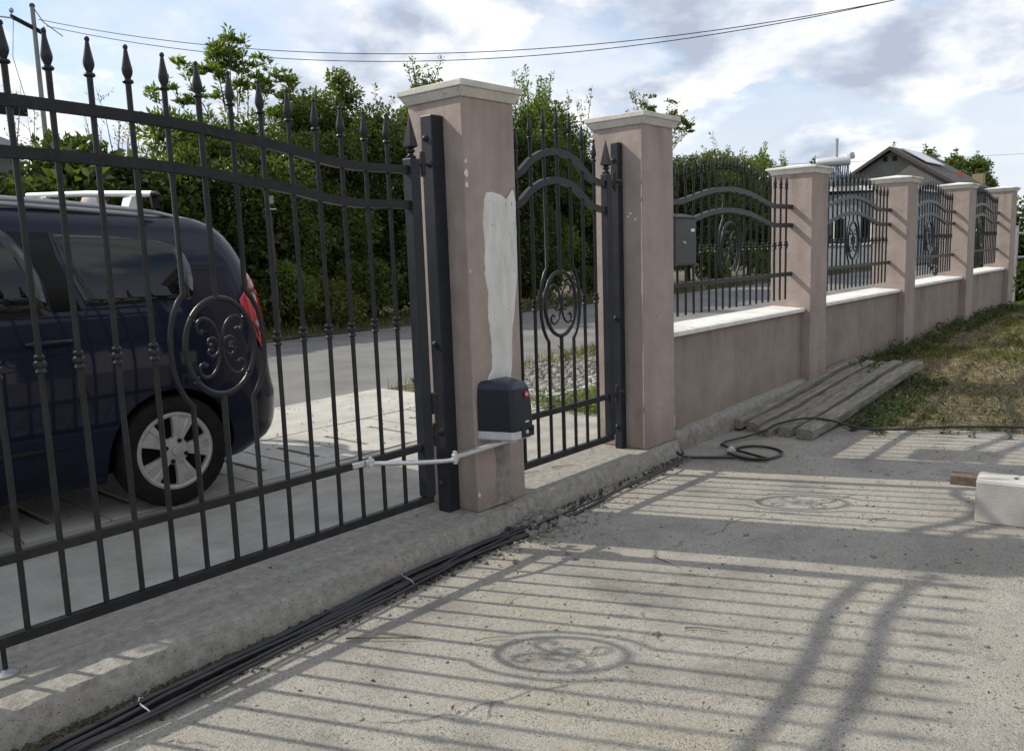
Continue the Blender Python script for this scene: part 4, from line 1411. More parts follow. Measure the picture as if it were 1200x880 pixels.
tag(o, 'yellowish grass verge on the far side of the road', 'grass', kind='stuff')

# ================================================================== the blue estate car
CT = np.array([  # z, half width, rear x, front x
    (0.20, .80, .16, 4.55), (0.28, .87, .05, 4.64), (0.36, .905, .012, 4.68), (0.46, .918, 0.0, 4.71), (0.58, .925, 0.0, 4.72), (0.64, .928, .018, 4.71), (0.75, .932, .030, 4.68),
    (0.90, .930, .036, 4.58), (1.00, .920, .040, 4.30), (1.08, .908, .048, 3.95), (1.15, .895, .062, 3.68), (1.22, .876, .074, 3.55), (1.32, .848, .098, 3.38), (1.42, .818, .128, 3.20),
    (1.52, .784, .165, 3.00), (1.60, .748, .205, 2.82), (1.65, .712, .255, 2.70), (1.685, .665, .32, 2.58), (1.715, .58, .42, 2.42), (1.738, .44, .62, 2.25), (1.750, .26, .80, 2.1), (1.755, .06, 1.0, 1.9)])


def ct(z):
    return [np.interp(z, CT[:, 0], CT[:, k]) for k in (1, 2, 3)]


def car_pt(z, s=None, x=None, off=0.0):
    """point of the body at height z; s runs from rear centre round the corner along the side, or give x on the side"""
    hw, xr, xf = ct(z)
    rc = min(float(np.interp(z, [1.0, 1.4], [0.26, 0.19])), hw * 0.42)
    fc = min(0.55, hw * 0.6)
    ls, la = hw - rc, rc * PI / 2
    side = xf - fc - xr - rc
    if x is not None:
        s = ls + la + (x - xr - rc)
        if x < xr + rc:
            s = ls + rc * math.acos(max(-1.0, min(1.0, 1 - (x - xr) / rc)))
    if s < ls:
        p, nn = (xr, s), (-1, 0)
    elif s < ls + la:
        a = (s - ls) / rc
        p, nn = (xr + rc - rc * math.cos(a), ls + rc * math.sin(a)), (-math.cos(a), math.sin(a))
    elif s < ls + la + side:
        p, nn = (xr + rc + s - ls - la, hw), (0, 1)
    elif s < ls + la + side + fc * PI / 2:
        a = (s - ls - la - side) / fc
        p, nn = (xf - fc + fc * math.sin(a), hw - fc + fc * math.cos(a)), (math.sin(a), math.cos(a))
    else:
        p, nn = (xf, max(0.0, hw - fc - (s - ls - la - side - fc * PI / 2))), (1, 0)
    tilt = 0.048 * (p[0] - 1.0) * min(1, max(0, (z - 1.25) / 0.35))
    tilt = max(tilt, -0.05) if tilt < 0 else min(tilt, 0.05)
    return Vector((p[0] + nn[0] * off, p[1] + nn[1] * off, z + tilt + 0.3 * off * (z > 1.2)))


def car_smax(z):
    hw, xr, xf = ct(z)
    rc = min(float(np.interp(z, [1.0, 1.4], [0.26, 0.19])), hw * 0.42); fc = min(0.55, hw * 0.6)
    return (hw - rc, rc * PI / 2, xf - fc - xr - rc, fc * PI / 2, hw - fc)


car = thing('estate_car', (-0.08, 2.43, 0.0), 'dark blue estate car with red tail light parked behind the driveway gate', 'car', rz=PI + rad(-2.0))


def car_body():
    zs = np.unique(np.r_[np.linspace(.2, 1.2, 22), np.linspace(1.2, 1.68, 16), CT[-5:, 0]])
    cnt = (4, 8, 30, 7, 3)
    rings = []
    for z in zs:
        seg = car_smax(z)
        ss, acc = [], 0.0
        for L, c_ in zip(seg, cnt):
            ss += [acc + L * k / c_ for k in range(c_)]
            acc += L
        ss.append(acc)
        half = [car_pt(z, s) for s in ss]
        other = [Vector((p.x, -p.y, p.z)) for p in half[1:-1]][::-1]
        rings.append(half + other)
    return stack(rings)


WHX = (0.765, 3.90)
cb_ = car_body().build('body', 'car_paint', car)
cut = MB()
for x in WHX:
    for s in (-1, 1):
        cut.lathe([(0.375, 0.60), (0.375, 1.10)], 40, (x, 0, 0.315), 'y') if s == 1 else cut.lathe([(0.375, -1.10), (0.375, -0.60)], 40, (x, 0, 0.315), 'y')
cuto = cut.build('cutter', 'car_black', None)
cuto.matrix_world = Matrix.Translation((-0.08, 2.43, 0)) @ Matrix.Rotation(PI + rad(-2.0), 4, 'Z')
bo = cb_.modifiers.new('arch', 'BOOLEAN')
bo.operation = 'DIFFERENCE'
bo.object = cuto
bo.solver = 'EXACT'
bo.material_mode = 'TRANSFER'
bpy.context.view_layer.update()
nm = bpy.data.meshes.new_from_object(cb_.evaluated_get(bpy.context.evaluated_depsgraph_get()))
cb_.modifiers.clear()
cb_.data = nm
bpy.data.objects.remove(cuto)
nm.shade_smooth()
nm.set_sharp_from_angle(angle=rad(32))


def patch(name, material, rows, parent, off=0.004, cols=10, both=True, smooth=True):
    """rows: list of (z, a, b, kind) with kind 's' or 'x': a strip of the body between a and b at each height"""
    for sgn in ((1, -1) if both else (1,)):
        vs, fs = [], []
        for z, a, b, kd in rows:
            for k in range(cols + 1):
                q = a + (b - a) * k / cols
                p = car_pt(z, s=q, off=off) if kd == 's' else car_pt(z, x=q, off=off)
                vs.append((p.x, p.y * sgn, p.z))
        n = cols + 1
        for i in range(len(rows) - 1):
            for k in range(cols):
                fs.append((i * n + k, i * n + k + 1, (i + 1) * n + k + 1, (i + 1) * n + k))
        o = MB().add(vs, fs).build(name, material, parent, 40)
        sl_ = o.modifiers.new('thick', 'SOLIDIFY')
        sl_.thickness = 0.003
        sl_.offset = -1
    return o


def seam(pts, r=0.0045, sgn=1, material='car_black', parent=None, name='seam', off=0.0):
    ps = [car_pt(z, x=x, off=off) for z, x in pts]
    return MB().tube([(p.x, p.y * sgn, p.z) for p in ps], r, 6).build(name, material, parent or car, 60)


# glazing (z, x rear edge, x front edge)
qw = [(1.185, .585, 1.165), (1.22, .565, 1.175), (1.30, .548, 1.20), (1.38, .545, 1.225), (1.45, .560, 1.24), (1.505, .60, 1.25), (1.535, .70, 1.255), (1.555, .95, 1.255)]
patch('quarter_window', 'car_glass', [(z, a, b, 'x') for z, a, b in qw], car, 0.004)
dw = [(1.155, 1.36, 2.10), (1.25, 1.36, 2.10), (1.35, 1.37, 2.08), (1.45, 1.41, 2.05), (1.53, 1.46, 2.02), (1.575, 1.50, 2.0)]
patch('rear_door_window', 'car_glass', [(z, a, b, 'x') for z, a, b in dw], car, 0.004)
fw = [(1.145, 2.22, 3.18), (1.25, 2.21, 3.08), (1.35, 2.20, 2.95), (1.45, 2.18, 2.82), (1.53, 2.16, 2.70), (1.575, 2.14, 2.62)]
patch('front_door_window', 'car_glass', [(z, a, b, 'x') for z, a, b in fw], car, 0.004)
patch('pillar_trim', 'car_black', [(z, a, b, 'x') for z, a, b in [(1.165, 1.195, 1.335), (1.30, 1.225, 1.345), (1.45, 1.265, 1.39), (1.565, 1.275, 1.47)]], car, 0.003)
patch('rear_window', 'car_glass', [(z, 0.0, 0.60 - 0.25 * (z - 1.2), 's') for z in (1.18, 1.3, 1.42, 1.52)], car, 0.004)
patch('windscreen', 'car_glass', [(z, sum(car_smax(z)[:3]) + 0.1, sum(car_smax(z)) - 0.001, 's') for z in (1.18, 1.3, 1.42, 1.52, 1.58)], car, 0.004)
# tail lamps wrap the rear corner
tl = [(0.850, .150, .165), (0.90, .115, .190), (0.97, .085, .225), (1.05, .075, .255), (1.12, .072, .280), (1.165, .078, .288), (1.20, .09, .255), (1.25, .115, .225), (1.30, .150, .205), (1.325, .175, .190)]
patch('tail_light', 'tail_red', [(z, a, b, 'x') for z, a, b in tl], car, 0.010, 8)
patch('lamp_lens', 'lens_dark', [(z, a, b, 'x') for z, a, b in [(0.93, .125, .185), (0.99, .10, .205), (1.03, .098, .215)]], car, 0.0135, 6)
patch('lamp_lens', 'lens_dark', [(z, a, b, 'x') for z, a, b in [(1.19, .115, .235), (1.235, .13, .212), (1.28, .155, .195)]], car, 0.0135, 6)
patch('headlight', 'print_white', [(z, sum(car_smax(z)[:3]) + 0.15, sum(car_smax(z)[:4]) - 0.02, 's') for z in (0.70, 0.78, 0.86)], car, 0.008)
for s in (1, -1):
    seam([(1.16, 1.17), (1.10, 1.19), (1.02, 1.23), (0.90, 1.245), (0.78, 1.235), (0.66, 1.20)], sgn=s)
    seam([(1.14, 2.16), (0.9, 2.17), (0.6, 2.17), (0.34, 2.15)], sgn=s)
    seam([(1.14, 3.25), (0.9, 3.28), (0.6, 3.28), (0.34, 3.2)], sgn=s)
    seam([(0.34, 1.30), (0.335, 1.8), (0.335, 2.6), (0.34, 3.3)], sgn=s)
    seam([(0.64, .05), (0.64, .2), (0.645, .35), (0.645, .47)], sgn=s, r=0.004)
    for k in range(2):
        h_ = MB()
        xa = 1.27 + k * 1.02
        p = [car_pt(1.015, x=xa + u, off=o_) for u, o_ in ((0, .006), (.03, .028), (.11, .034), (.19, .028), (.22, .006))]
        h_.tube([(q.x, q.y * s, q.z) for q in p], [.012, .015, .016, .015, .012], 8).build('door_handle', 'car_paint', car, 50)
    # lower black trim strip
    ps = [car_pt(0.46, x=x, off=.004) for x in np.linspace(1.34, 3.45, 12)]
    MB().tube([(q.x, q.y * s, q.z) for q in ps], [.006] + [.017] * 10 + [.006], 8, squash=.5).build('side_trim', 'car_black', car, 50)
    # roof rail
    rz_ = [(.40, 1.630), (.50, 1.662), (.62, 1.688), (.75, 1.706), (1.1, 1.734), (1.6, 1.768), (2.1, 1.786), (2.5, 1.78), (2.62, 1.735)]
    ysr = 0.655 * s
    MB().tube([(x, ysr, z) for x, z in rz_], [.008, .010, .012, .014, .016, .016, .016, .015, .010], 10).build('roof_rail', 'rail_silver', car, 50)
    MB().tube([(x, ysr, z - 0.026) for x, z in rz_[2:-1]], [.008] + [.017] * 5, 8).build('rail_foot', 'rail_silver', car, 50)
    # mirror
    MB().lathe([(0.0, -.07), (.05, -.06), (.065, 0), (.05, .06), (0, .07)], 10, (3.12, 1.02 * s, 1.20), 'x').build('mirror', 'car_paint', car, 50)
# one cross bar of a roof rack
A, B = Vector((0.665, 0.70, 1.795)), Vector((0.90, -0.60, 1.868))
cbm = MB().tube([A, A.lerp(B, .5) + Vector((0, 0, .006)), B], [0.019, 0.020, 0.019], 10, squash=1.0).build('cross_bar', 'bar_white', car, 50)
MB().tube([A + (A - B).normalized() * 0.075 - Vector((0, 0, .012)), A + (A - B).normalized() * 0.04, A + (A - B).normalized() * 0.001], [0.004, 0.016, 0.020], 10).build('end_cap', 'car_black', cbm, 50)
for u, ht in ((0.16, .10), (0.87, .10)):
    p = A.lerp(B, u)
    MB().hexa([(p.x - .05, p.y - .05, p.z - ht), (p.x + .05, p.y - .05, p.z - ht), (p.x + .05, p.y + .05, p.z - ht), (p.x - .05, p.y + .05, p.z - ht)],
              [(p.x - .02, p.y - .06, p.z - .018), (p.x + .02, p.y - .06, p.z - .018), (p.x + .02, p.y + .06, p.z - .018), (p.x - .02, p.y + .06, p.z - .018)]).build('bar_foot', 'bar_white', cbm)
q = A + (A - B).normalized() * 0.03
MB().hexa([(q.x - .02, q.y - .03, 1.715), (q.x + .02, q.y - .03, 1.715), (q.x + .02, q.y - .01, 1.715), (q.x - .02, q.y - .01, 1.715)],
          [(q.x - .02, q.y - .05, 1.785), (q.x + .02, q.y - .05, 1.785), (q.x + .02, q.y - .02, 1.785), (q.x - .02, q.y - .02, 1.785)]).build('clamp', 'car_black', cbm)
MB().box(-0.012, -0.26, 0.72, 0.008, 0.26, 0.84).build('number_plate', 'print_white', car)


def wheel(x, s):
    wh = MB().lathe([(.215, -.09), (.27, -.10), (.312, -.085), (.325, -.05), (.326, 0), (.325, .05), (.312, .085), (.27, .10), (.235, .092), (.225, .06), (.215, .0)], 48, (0, 0, 0), 'y', False).build('wheel', 'tyre', car, 35, loc=(x, s * 0.825, 0.325))
    if s < 0:
        wh.rotation_euler = (0, 0, PI)
    MB().lathe([(0.205, .054), (0.0, .054)], 32, (0, 0, 0), 'y').build('hub', 'car_black', wh)
    # wheel trim: outer ring, hub and five broad spokes
    rim = MB().lathe([(0.196, .060), (0.200, .078), (0.212, .084), (0.226, .080), (0.230, .066), (0.229, .05), (0.20, .045), (0.196, .060)], 60, (0, 0, 0), 'y', False).build('rim', 'silver_paint', wh, 40)
    MB().lathe([(0.082, .040), (0.082, .066), (0.072, .078), (0.045, .080), (0.0, .080)], 40, (0, 0, 0), 'y').build('hub_face', 'silver_paint', rim, 40)
    for k in range(5):
        th = 2 * PI * k / 5 + 0.62
        prof = [(.050, .030, .079), (.085, .035, .078), (.125, .047, .082), (.165, .062, .084), (.205, .078, .078)]
        vs, fs = [], []
        for r, hw2, yy in prof:
            for q, (fx, dy) in enumerate(((-1, -.022), (-.93, 0), (-.42, .001), (-.34, -.005), (.34, -.005), (.42, .001), (.93, 0), (1, -.022))):
                px, pz = r, hw2 * fx
                vs.append((px * math.cos(th) - pz * math.sin(th), yy + dy, px * math.sin(th) + pz * math.cos(th)))
        for i in range(4):
            for q in range(7):
                fs.append((i * 8 + q, i * 8 + q + 1, i * 8 + 9 + q, i * 8 + 8 + q))
        MB().add(vs, fs).build('spoke', 'silver_paint', rim, 35)
    for k in range(4):
        a = 2 * PI * k / 4 + 0.4
        MB().lathe([(0.013, .0), (0.012, .006), (0, .007)], 12, (0.062 * math.cos(a), 0.082, 0.062 * math.sin(a)), 'y').build('lug_hole', 'car_black', rim)
    MB().lathe([(0.026, .0), (0.024, .008), (0, .010)], 20, (0, 0.084, 0), 'y').build('centre_cap', 'silver_paint', rim, 40)


for x in WHX:
    for s in (-1, 1):
        wheel(x, s)

# ================================================================== person behind the car (only the crown of the head shows)
pe_ = thing('person', (-0.27, 3.66, 0.035), 'balding person with white hair standing behind the blue car', 'person', rz=rad(200))


def skin_body():
    V = [(0, 0, .98), (0, 0, 1.14), (0, .01, 1.36), (0, .01, 1.53), (0, 0, 1.60), (0, -.02, 1.68),
         (.19, 0, 1.49), (.26, 0, 1.20), (.25, -.06, .95), (-.19, 0, 1.49), (-.26, 0, 1.20), (-.25, -.06, .95),
         (.095, 0, .92), (.11, -.02, .52), (.11, .02, .09), (.13, -.15, .045), (-.095, 0, .92), (-.11, -.02, .52), (-.11, .02, .09), (-.13, -.15, .045), (.24, -.09, .86), (-.24, -.09, .86)]
    Ed = [(0, 1), (1, 2), (2, 3), (3, 4), (4, 5), (3, 6), (6, 7), (7, 8), (3, 9), (9, 10), (10, 11), (0, 12), (12, 13), (13, 14), (14, 15), (0, 16), (16, 17), (17, 18), (18, 19), (8, 20), (11, 21)]
    Rr = [.155, .15, .165, .12, .060, .062, .072, .052, .036, .072, .052, .036, .095, .066, .045, .040, .095, .066, .045, .040, .034, .034]
    me = bpy.data.meshes.new('body')
    me.from_pydata(V, Ed, [])
    o = link('body', me, pe_)
    o.modifiers.new('skin', 'SKIN')
    for i, sv in enumerate(me.skin_vertices[0].data):
        sv.radius = (Rr[i], Rr[i] * (0.72 if i < 4 else 1))
        sv.use_root = (i == 0)
    ss = o.modifiers.new('sub', 'SUBSURF')
    ss.levels = ss.render_levels = 2
    me.materials.append(M['shirt'])
    return o


pb = skin_body()
hd = bmesh.new()
bmesh.ops.create_uvsphere(hd, u_segments=28, v_segments=20, radius=1)
for v in hd.verts:
    x, y, z = v.co
    k = 1 - 0.20 * max(0, -z) ** 1.2
    v.co = Vector((x * .083 * k, y * .103 * (k if y < 0 else 1) - 0.012 - 0.012 * max(0, -z) * (y < 0), z * .125 + 1.805))
me = bpy.data.meshes.new('head'); hd.to_mesh(me); hd.free(); me.materials.append(M['skin']); me.shade_smooth()
head = link('head', me, pe_)
MB().lathe([(0, -.026), (.012, -.018), (.014, -.006), (.008, .02), (0, .03)], 10, (0, -.122, 1.785)).build('nose', 'skin', head, 60)
for s in (-1, 1):
    MB().lathe([(0, -.034), (.012, -.024), (.016, 0), (.013, .02), (0, .032)], 10, (s * .085, .0, 1.80)).build('ear', 'skin', head, 60)
    MB().lathe([(0, -.012), (.010, -.006), (.012, 0), (.010, .006), (0, .012)], 10, (s * .033, -.100, 1.815)).build('eye', 'eye_white', head, 60)
    # white hair at the side of the head
    hm = bmesh.new()
    bmesh.ops.create_uvsphere(hm, u_segments=20, v_segments=14, radius=1)
    kill = []
    for v in hm.verts:
        x, y, z = v.co
        if x * s < 0.38 or y < -0.35 or z < -0.45:
            kill.append(v)
        v.co = Vector((x * .0885, y * .108 - 0.008, z * .122 + 1.803))
    bmesh.ops.delete(hm, geom=kill, context='VERTS')
    me = bpy.data.meshes.new('hair'); hm.to_mesh(me); hm.free(); me.materials.append(M['hair_grey']); me.shade_smooth()
    link('hair', me, head)
MB().tube([(-.025, -.106, 1.748), (0, -.112, 1.746), (.025, -.106, 1.748)], [.004, .007, .004], 8).build('mouth', 'badge_red', head, 60)
for s in (-1, 1):
    for k in range(5):
        hx, hy, hz = s * 0.24, -.095, .86
        if k == 4:
            p = [(hx - s * .02, hy - .02, hz - .01), (hx - s * .035, hy - .045, hz - .04), (hx - s * .035, hy - .05, hz - .065)]
        else:
            p = [(hx + s * (k - 1.5) * .006, hy - .025 + k * .016, hz - .03), (hx, hy - .028 + k * .018, hz - .075), (hx - s * .012, hy - .030 + k * .018, hz - .105 + abs(k - 1.5) * .008)]
        MB().tube(p, [.010, .009, .007], 8).build('finger', 'skin', pb, 60)

# ================================================================== trees and shrubs across the road
def crown(rng, clumps, per_area, lsize, up=0.35, inner=0.25):
    """leaf clumps: clumps is an array of x, y, z, r"""
    Ps, Ds, Ns, Ls = [], [], [], []
    for x, y, z, r in clumps:
        n = max(20, int(per_area * r * r * 4 * PI))
        d = rdir(rng, n)
        d[:, 2] = d[:, 2] * 0.8 + 0.08
        rad_ = r * (0.55 + 0.5 * rng.random(n) ** 0.6)
        P = np.array([x, y, z]) + d * rad_[:, None]
        Dd = unit(d + rdir(rng, n) * 0.9 + np.array([0, 0, -0.15]))
        Nn = unit(d * 0.6 + rdir(rng, n) * 0.8 + np.array([0, 0, up]))
        Ps.append(P); Ds.append(Dd); Ns.append(Nn); Ls.append(lsize * rng.uniform(.6, 1.25, n))
        m_ = int(n * inner)
        P = np.array([x, y, z]) + rdir(rng, m_) * (r * 0.6 * rng.random(m_))[:, None]
        Ps.append(P); Ds.append(rdir(rng, m_)); Ns.append(rdir(rng, m_)); Ls.append(lsize * 1.8 * rng.uniform(.7, 1.2, m_))
    return [np.concatenate(a) for a in (Ps, Ds, Ns, Ls)]


def shoots(rng, tips, n_leaf, lsize):
    """leafy upright shoots: tips = list of (base, tip)"""
    Ps, Ds, Ns, Ls, lines = [], [], [], [], []
    for b, t in tips:
        b, t = np.array(b), np.array(t)
        u = rng.random(n_leaf) ** 0.8
        side = rdir(rng, n_leaf); side[:, 2] *= 0.3
        bend = np.sin(u * PI)[:, None] * rng.normal(0, .04, 3)
        P = b + (t - b) * u[:, None] + bend + side * 0.05
        Ps.append(P)
        Ds.append(unit(side + np.array([0, 0, .5])))
        Ns.append(unit(rdir(rng, n_leaf) * .7 + np.array([0, 0, .6])))
        Ls.append(lsize * rng.uniform(.6, 1.2, n_leaf))
        lines.append((b, t))
    return [np.concatenate(a) for a in (Ps, Ds, Ns, Ls)], lines


def woody(name, label, cat, base, height, rx, ry, nclump, cr, lsize, material, seed, zlo=0.1, dens=330, trunk_r=0.06, shoot=0, shoot_h=0.8, group=None, open_top=False,
          aspect=0.5, inner=0.25, shoot_dirs=None, shoot_leaf=46, sprays=()):
    rng = np.random.default_rng(seed)
    t = thing(name, base, label, cat, group)
    n = nclump
    d = rdir(rng, n)
    rr_ = rng.random(n) ** 0.45
    H = height - cr * 0.35
    zmid, zh = (H + zlo * height) / 2, (H - zlo * height) / 2
    ang, rho = rng.uniform(0, 2 * PI, n), rng.random(n) ** 0.5
    ztop = H * (1 - 0.14 * rho ** 2 - 0.24 * rng.random(n))
    uz = rng.random(n) ** 0.75
    C = np.stack([np.cos(ang) * rx * rho, np.sin(ang) * ry * rho, zlo * height + cr * .5 + (ztop - cr * .9 - zlo * height) * uz], -1)
    R_ = cr * rng.uniform(.6, 1.25, n) * (1 - 0.2 * (C[:, 2] > zmid + .6 * zh))
    parts = [crown(rng, np.c_[C, R_], dens, lsize, inner=inner)]
    lines = []
    if shoot or sprays:
        tips = [(np.array(b_), np.array(e_)) for b_, e_ in sprays]
        top = C[np.argsort(-C[:, 2])[:max(6, n // 3)]]
        for k in range(shoot):
            b = top[rng.integers(len(top))] + rng.normal(0, .1, 3)
            dv = np.array([rng.normal(0, .28), rng.normal(0, .2), 1.0]) if shoot_dirs is None else np.array(shoot_dirs[k % len(shoot_dirs)]) + rng.normal(0, .15, 3)
            dv = dv / np.linalg.norm(dv)
            tips.append((b, b + dv * shoot_h * rng.uniform(.5, 1.15)))
        s_, lines = shoots(rng, tips, shoot_leaf, lsize)
        parts.append(s_)
    P, D, Nn, L = [np.concatenate(a) for a in zip(*parts)]
    keep = P[:, 2] > 0.02
    P, D, Nn, L = P[keep], D[keep], Nn[keep], L[keep]
    link('crown', leaves('crown', P, D, Nn, L, L * aspect, material), t)
    mb = MB()
    th = max(0.4, zlo * height + 0.25 * height)
    mb.tube([(0, 0, -.1), (.03, .02, th * .5), (0.0, .05, th)], [trunk_r * 1.3, trunk_r, trunk_r * .8], 8)
    idx = rng.permutation(n)[:min(n, 16)]
    for i in idx:
        c = C[i]
        m_ = np.array([c[0] * .45, c[1] * .45, th + (c[2] - th) * .4])
        mb.tube([(0, .04, th * .85), tuple(m_), tuple(c)], [trunk_r * .6, trunk_r * .4, trunk_r * .12], 6)
    for b, e in lines:
        mb.tube([tuple(b), tuple(b + (e - b) * .5), tuple(e)], [.012, .009, .003], 5)
    mb.build('trunk', 'bark', t, 60)
    return t


HG = 'trees and shrubs beyond the road'
woody('leafy_shrub', 'broad-leaved shrub at the far left, under the dark board', 'shrub', (0.6, 11.6, 0), 3.70, 1.7, .8, 46, .62, .17, 'leaf_dark', 1, 0.08, 120, aspect=.62, group=HG)
woody('leafy_shrub', 'broad-leaved shrub behind the roof bar of the blue car', 'shrub', (2.9, 11.5, 0), 3.72, 1.6, .8, 46, .62, .17, 'leaf_dark', 2, 0.08, 120, aspect=.62, group=HG)
woody('leafy_shrub', 'broad-leaved shrub left of the light feathery tree', 'shrub', (4.9, 11.5, 0), 3.80, 1.4, .8, 40, .60, .16, 'leaf_dark', 3, 0.08, 125, aspect=.62, group=HG)
FSP = []
fs_ = random.Random(31)
for tx, tz in ((-.25, 5.85), (.1, 5.75), (-.6, 5.6), (.5, 5.45), (-1.0, 5.2), (1.0, 5.4), (1.5, 5.25), (2.0, 4.95), (2.3, 4.7), (-1.5, 4.8), (-1.9, 4.5), (.0, 5.5), (1.2, 5.0), (-.4, 5.3)):
    FSP.append(((tx * .45, 0, tz - 1.3), (tx, fs_.uniform(-.3, .3), tz)))
    for q in range(4):
        u = fs_.uniform(.45, .95)
        m_ = (tx * .45 + tx * .55 * u, 0, tz - 1.3 + 1.3 * u)
        FSP.append((m_, (m_[0] + fs_.uniform(-.45, .45), fs_.uniform(-.3, .3), m_[2] + fs_.uniform(-.12, .28))))
woody('feathery_tree', 'light green feathery-leaved tree rising above the gate at left', 'tree', (6.55, 12.4, 0), 5.15, 1.75, 1.0, 46, .55, .14, 'leaf_light', 4, 0.35, 150, trunk_r=.09, aspect=.34, sprays=FSP, shoot_leaf=75)
SH = [  # x, y, height, rx, clumps, cr, leaf, material, shoots, shoot_h, label
    (6.3, 11.3, 4.55, 1.6, 56, .50, .085, 'leaf_mid', 10, .5, 'bush in front of the feathery tree'),
    (8.3, 11.5, 5.6, 1.5, 62, .50, .085, 'leaf_mid', 18, .7, 'dark bushy tree right of the feathery tree'),
    (10.0, 11.3, 5.85, 1.5, 62, .50, .085, 'leaf_mid', 22, .8, 'bushy tree with upright twigs left of the motor pillar'),
    (11.7, 11.6, 5.9, 1.5, 60, .52, .085, 'leaf_dark', 18, .8, 'dark bushy tree behind the top of the motor pillar'),
    (13.6, 11.5, 5.75, 1.5, 60, .55, .085, 'leaf_dark', 22, .8, 'bushy tree just right of the motor pillar'),
    (15.45, 11.6, 6.55, 1.3, 52, .46, .095, 'leaf_light', 60, 1.3, 'tall light green tree with leafy shoots above the pedestrian gate'),
    (17.6, 11.5, 5.0, 1.6, 54, .55, .09, 'leaf_dark', 10, .7, 'dark tree behind the pillar beside the mailbox'),
    (22.4, 12.2, 5.0, 1.8, 48, .55, .10, 'leaf_mid', 0, 1.7, 'tree with two spreading sprays above the pillar beside the mailbox'),
    (23.4, 11.6, 5.2, 1.7, 50, .60, .10, 'leaf_dark', 14, .8, 'dark tree behind the left side of the mailbox panel'),
    (26.0, 11.8, 5.7, 1.8, 50, .60, .10, 'leaf_mid', 34, 1.0, 'dark tree with a ragged top above the mailbox panel'),
    (28.6, 11.8, 4.9, 1.6, 44, .62, .11, 'leaf_dark', 12, .7, 'dark tree above the right end of the mailbox panel')]
SPR = []
spr = random.Random(12)
for tx, tz in ((-1.9, 5.75), (-1.5, 6.15), (-1.1, 6.30), (-.6, 6.35), (-.3, 6.1), (.8, 6.25), (1.2, 6.35), (1.7, 6.05), (2.3, 5.85), (2.9, 5.95), (2.0, 5.5), (1.5, 5.7), (-1.2, 5.6)):
    bx_ = tx * .35
    SPR.append(((bx_, 0, 4.7), (tx, spr.uniform(-.2, .2), tz)))
    for q in range(3):
        u = spr.uniform(.5, .95)
        mx_ = (bx_ + (tx - bx_) * u, 0, 4.7 + (tz - 4.7) * u)
        SPR.append((mx_, (mx_[0] + spr.uniform(-.45, .45), spr.uniform(-.2, .2), mx_[2] + spr.uniform(-.05, .35))))
for k, (x, y, h, rx, nc, cr, lf, mt, sh, shh, lb) in enumerate(SH):
    sd_ = [(-.9, 0, .5), (1.0, 0, .35), (-.6, 0, .8), (.8, 0, .7), (1.0, 0, .1), (-.8, 0, .3)] if k == 7 else None
    woody('bushy_tree', lb, 'tree', (x, y, 0), h, rx, .95, nc, cr, lf, mt, 10 + k, 0.06, 330 * (.085 / lf) ** 2, shoot=sh if k != 7 else 16, shoot_h=shh, group=HG, shoot_dirs=sd_, sprays=SPR if k == 7 else (), shoot_leaf=60 if k in (5, 7) else 46)
# low growth along the far verge
LOW = [(4.6, 10.55, 1.2, 'leaf_mid', 'low green bush beyond the tail light of the car'), (5.9, 10.45, 1.5, 'leaf_light', 'sunlit light green bush beyond the road, left of the stile'),
       (6.9, 10.5, 1.0, 'leaf_yellow', 'yellowish low bush at the far road edge'), (8.1, 10.5, 1.6, 'leaf_mid', 'low bush beyond the road beside the gate stile'),
       (9.6, 10.6, 1.3, 'leaf_dark', 'low dark bush beyond the road behind the hinge post'), (13.8, 10.6, 1.4, 'leaf_dark', 'low dark bush beyond the pedestrian gate'),
       (16.4, 10.6, 1.2, 'leaf_mid', 'low bush beyond the right half of the pedestrian gate'), (23.0, 10.5, 1.5, 'leaf_light', 'low light green bush below the mailbox'),
       (26.5, 10.5, 1.6, 'leaf_light', 'low light green bush behind the mailbox panel emblem'), (30.0, 10.6, 1.3, 'leaf_mid', 'low bush at the right end of the mailbox panel'),
       (11.6, 10.9, 2.2, 'leaf_dark', 'dark bush hidden mostly behind the motor pillar'), (19.5, 10.9, 2.2, 'leaf_dark', 'dark bush behind the pillar beside the mailbox')]
for k, (x, y, h, mt, lb) in enumerate(LOW):
    woody('low_bush', lb, 'bush', (x, y, 0.05), h, .75, .45, 16, .32, .075, mt, 60 + k, 0.05, 420, trunk_r=.02, shoot=6, shoot_h=.4, group='low bushes on the far verge')
# lighter upright trees further along, behind the last bays
UP = [(31.5, 13.0, 5.2, 'upright light green tree left of the first fence pillar top'), (33.6, 13.6, 5.9, 'tallest upright light green tree left of the first fence pillar'),
      (36.0, 14.0, 5.9, 'upright light green tree touching the first fence pillar cap'), (49.5, 15.5, 5.9, 'green tree between the water heater and the grey gable')]
for k, (x, y, h, lb) in enumerate(UP):
    woody('upright_tree', lb, 'tree', (x, y, 0), h, 1.3, 1.0, 26, .55, .14, 'leaf_light' if k < 3 else 'leaf_mid', 80 + k, 0.1, 130, shoot=24, shoot_h=1.0, group='upright trees along the road', shoot_leaf=40)
for k, (x, y, h, r) in enumerate([(78.5, 20.6, 9.9, 2.6), (80.5, 18.0, 10.3, 2.8), (82.5, 15.6, 9.4, 2.8), (53, 17.5, 6.9, 2.0)]):
    woody('far_tree', ['far tree behind the left end of the grey roof', 'far tree behind the middle of the grey roof', 'far tree behind the right end of the grey roof', 'far tree behind the water heater'][k],
          'tree', (x, y, 0), h, r, 1.6, 34, .85, .26, 'leaf_mid', 95 + k, 0.15, 42, trunk_r=.15, shoot=26, shoot_h=1.3, group='far trees behind the houses', shoot_leaf=30)
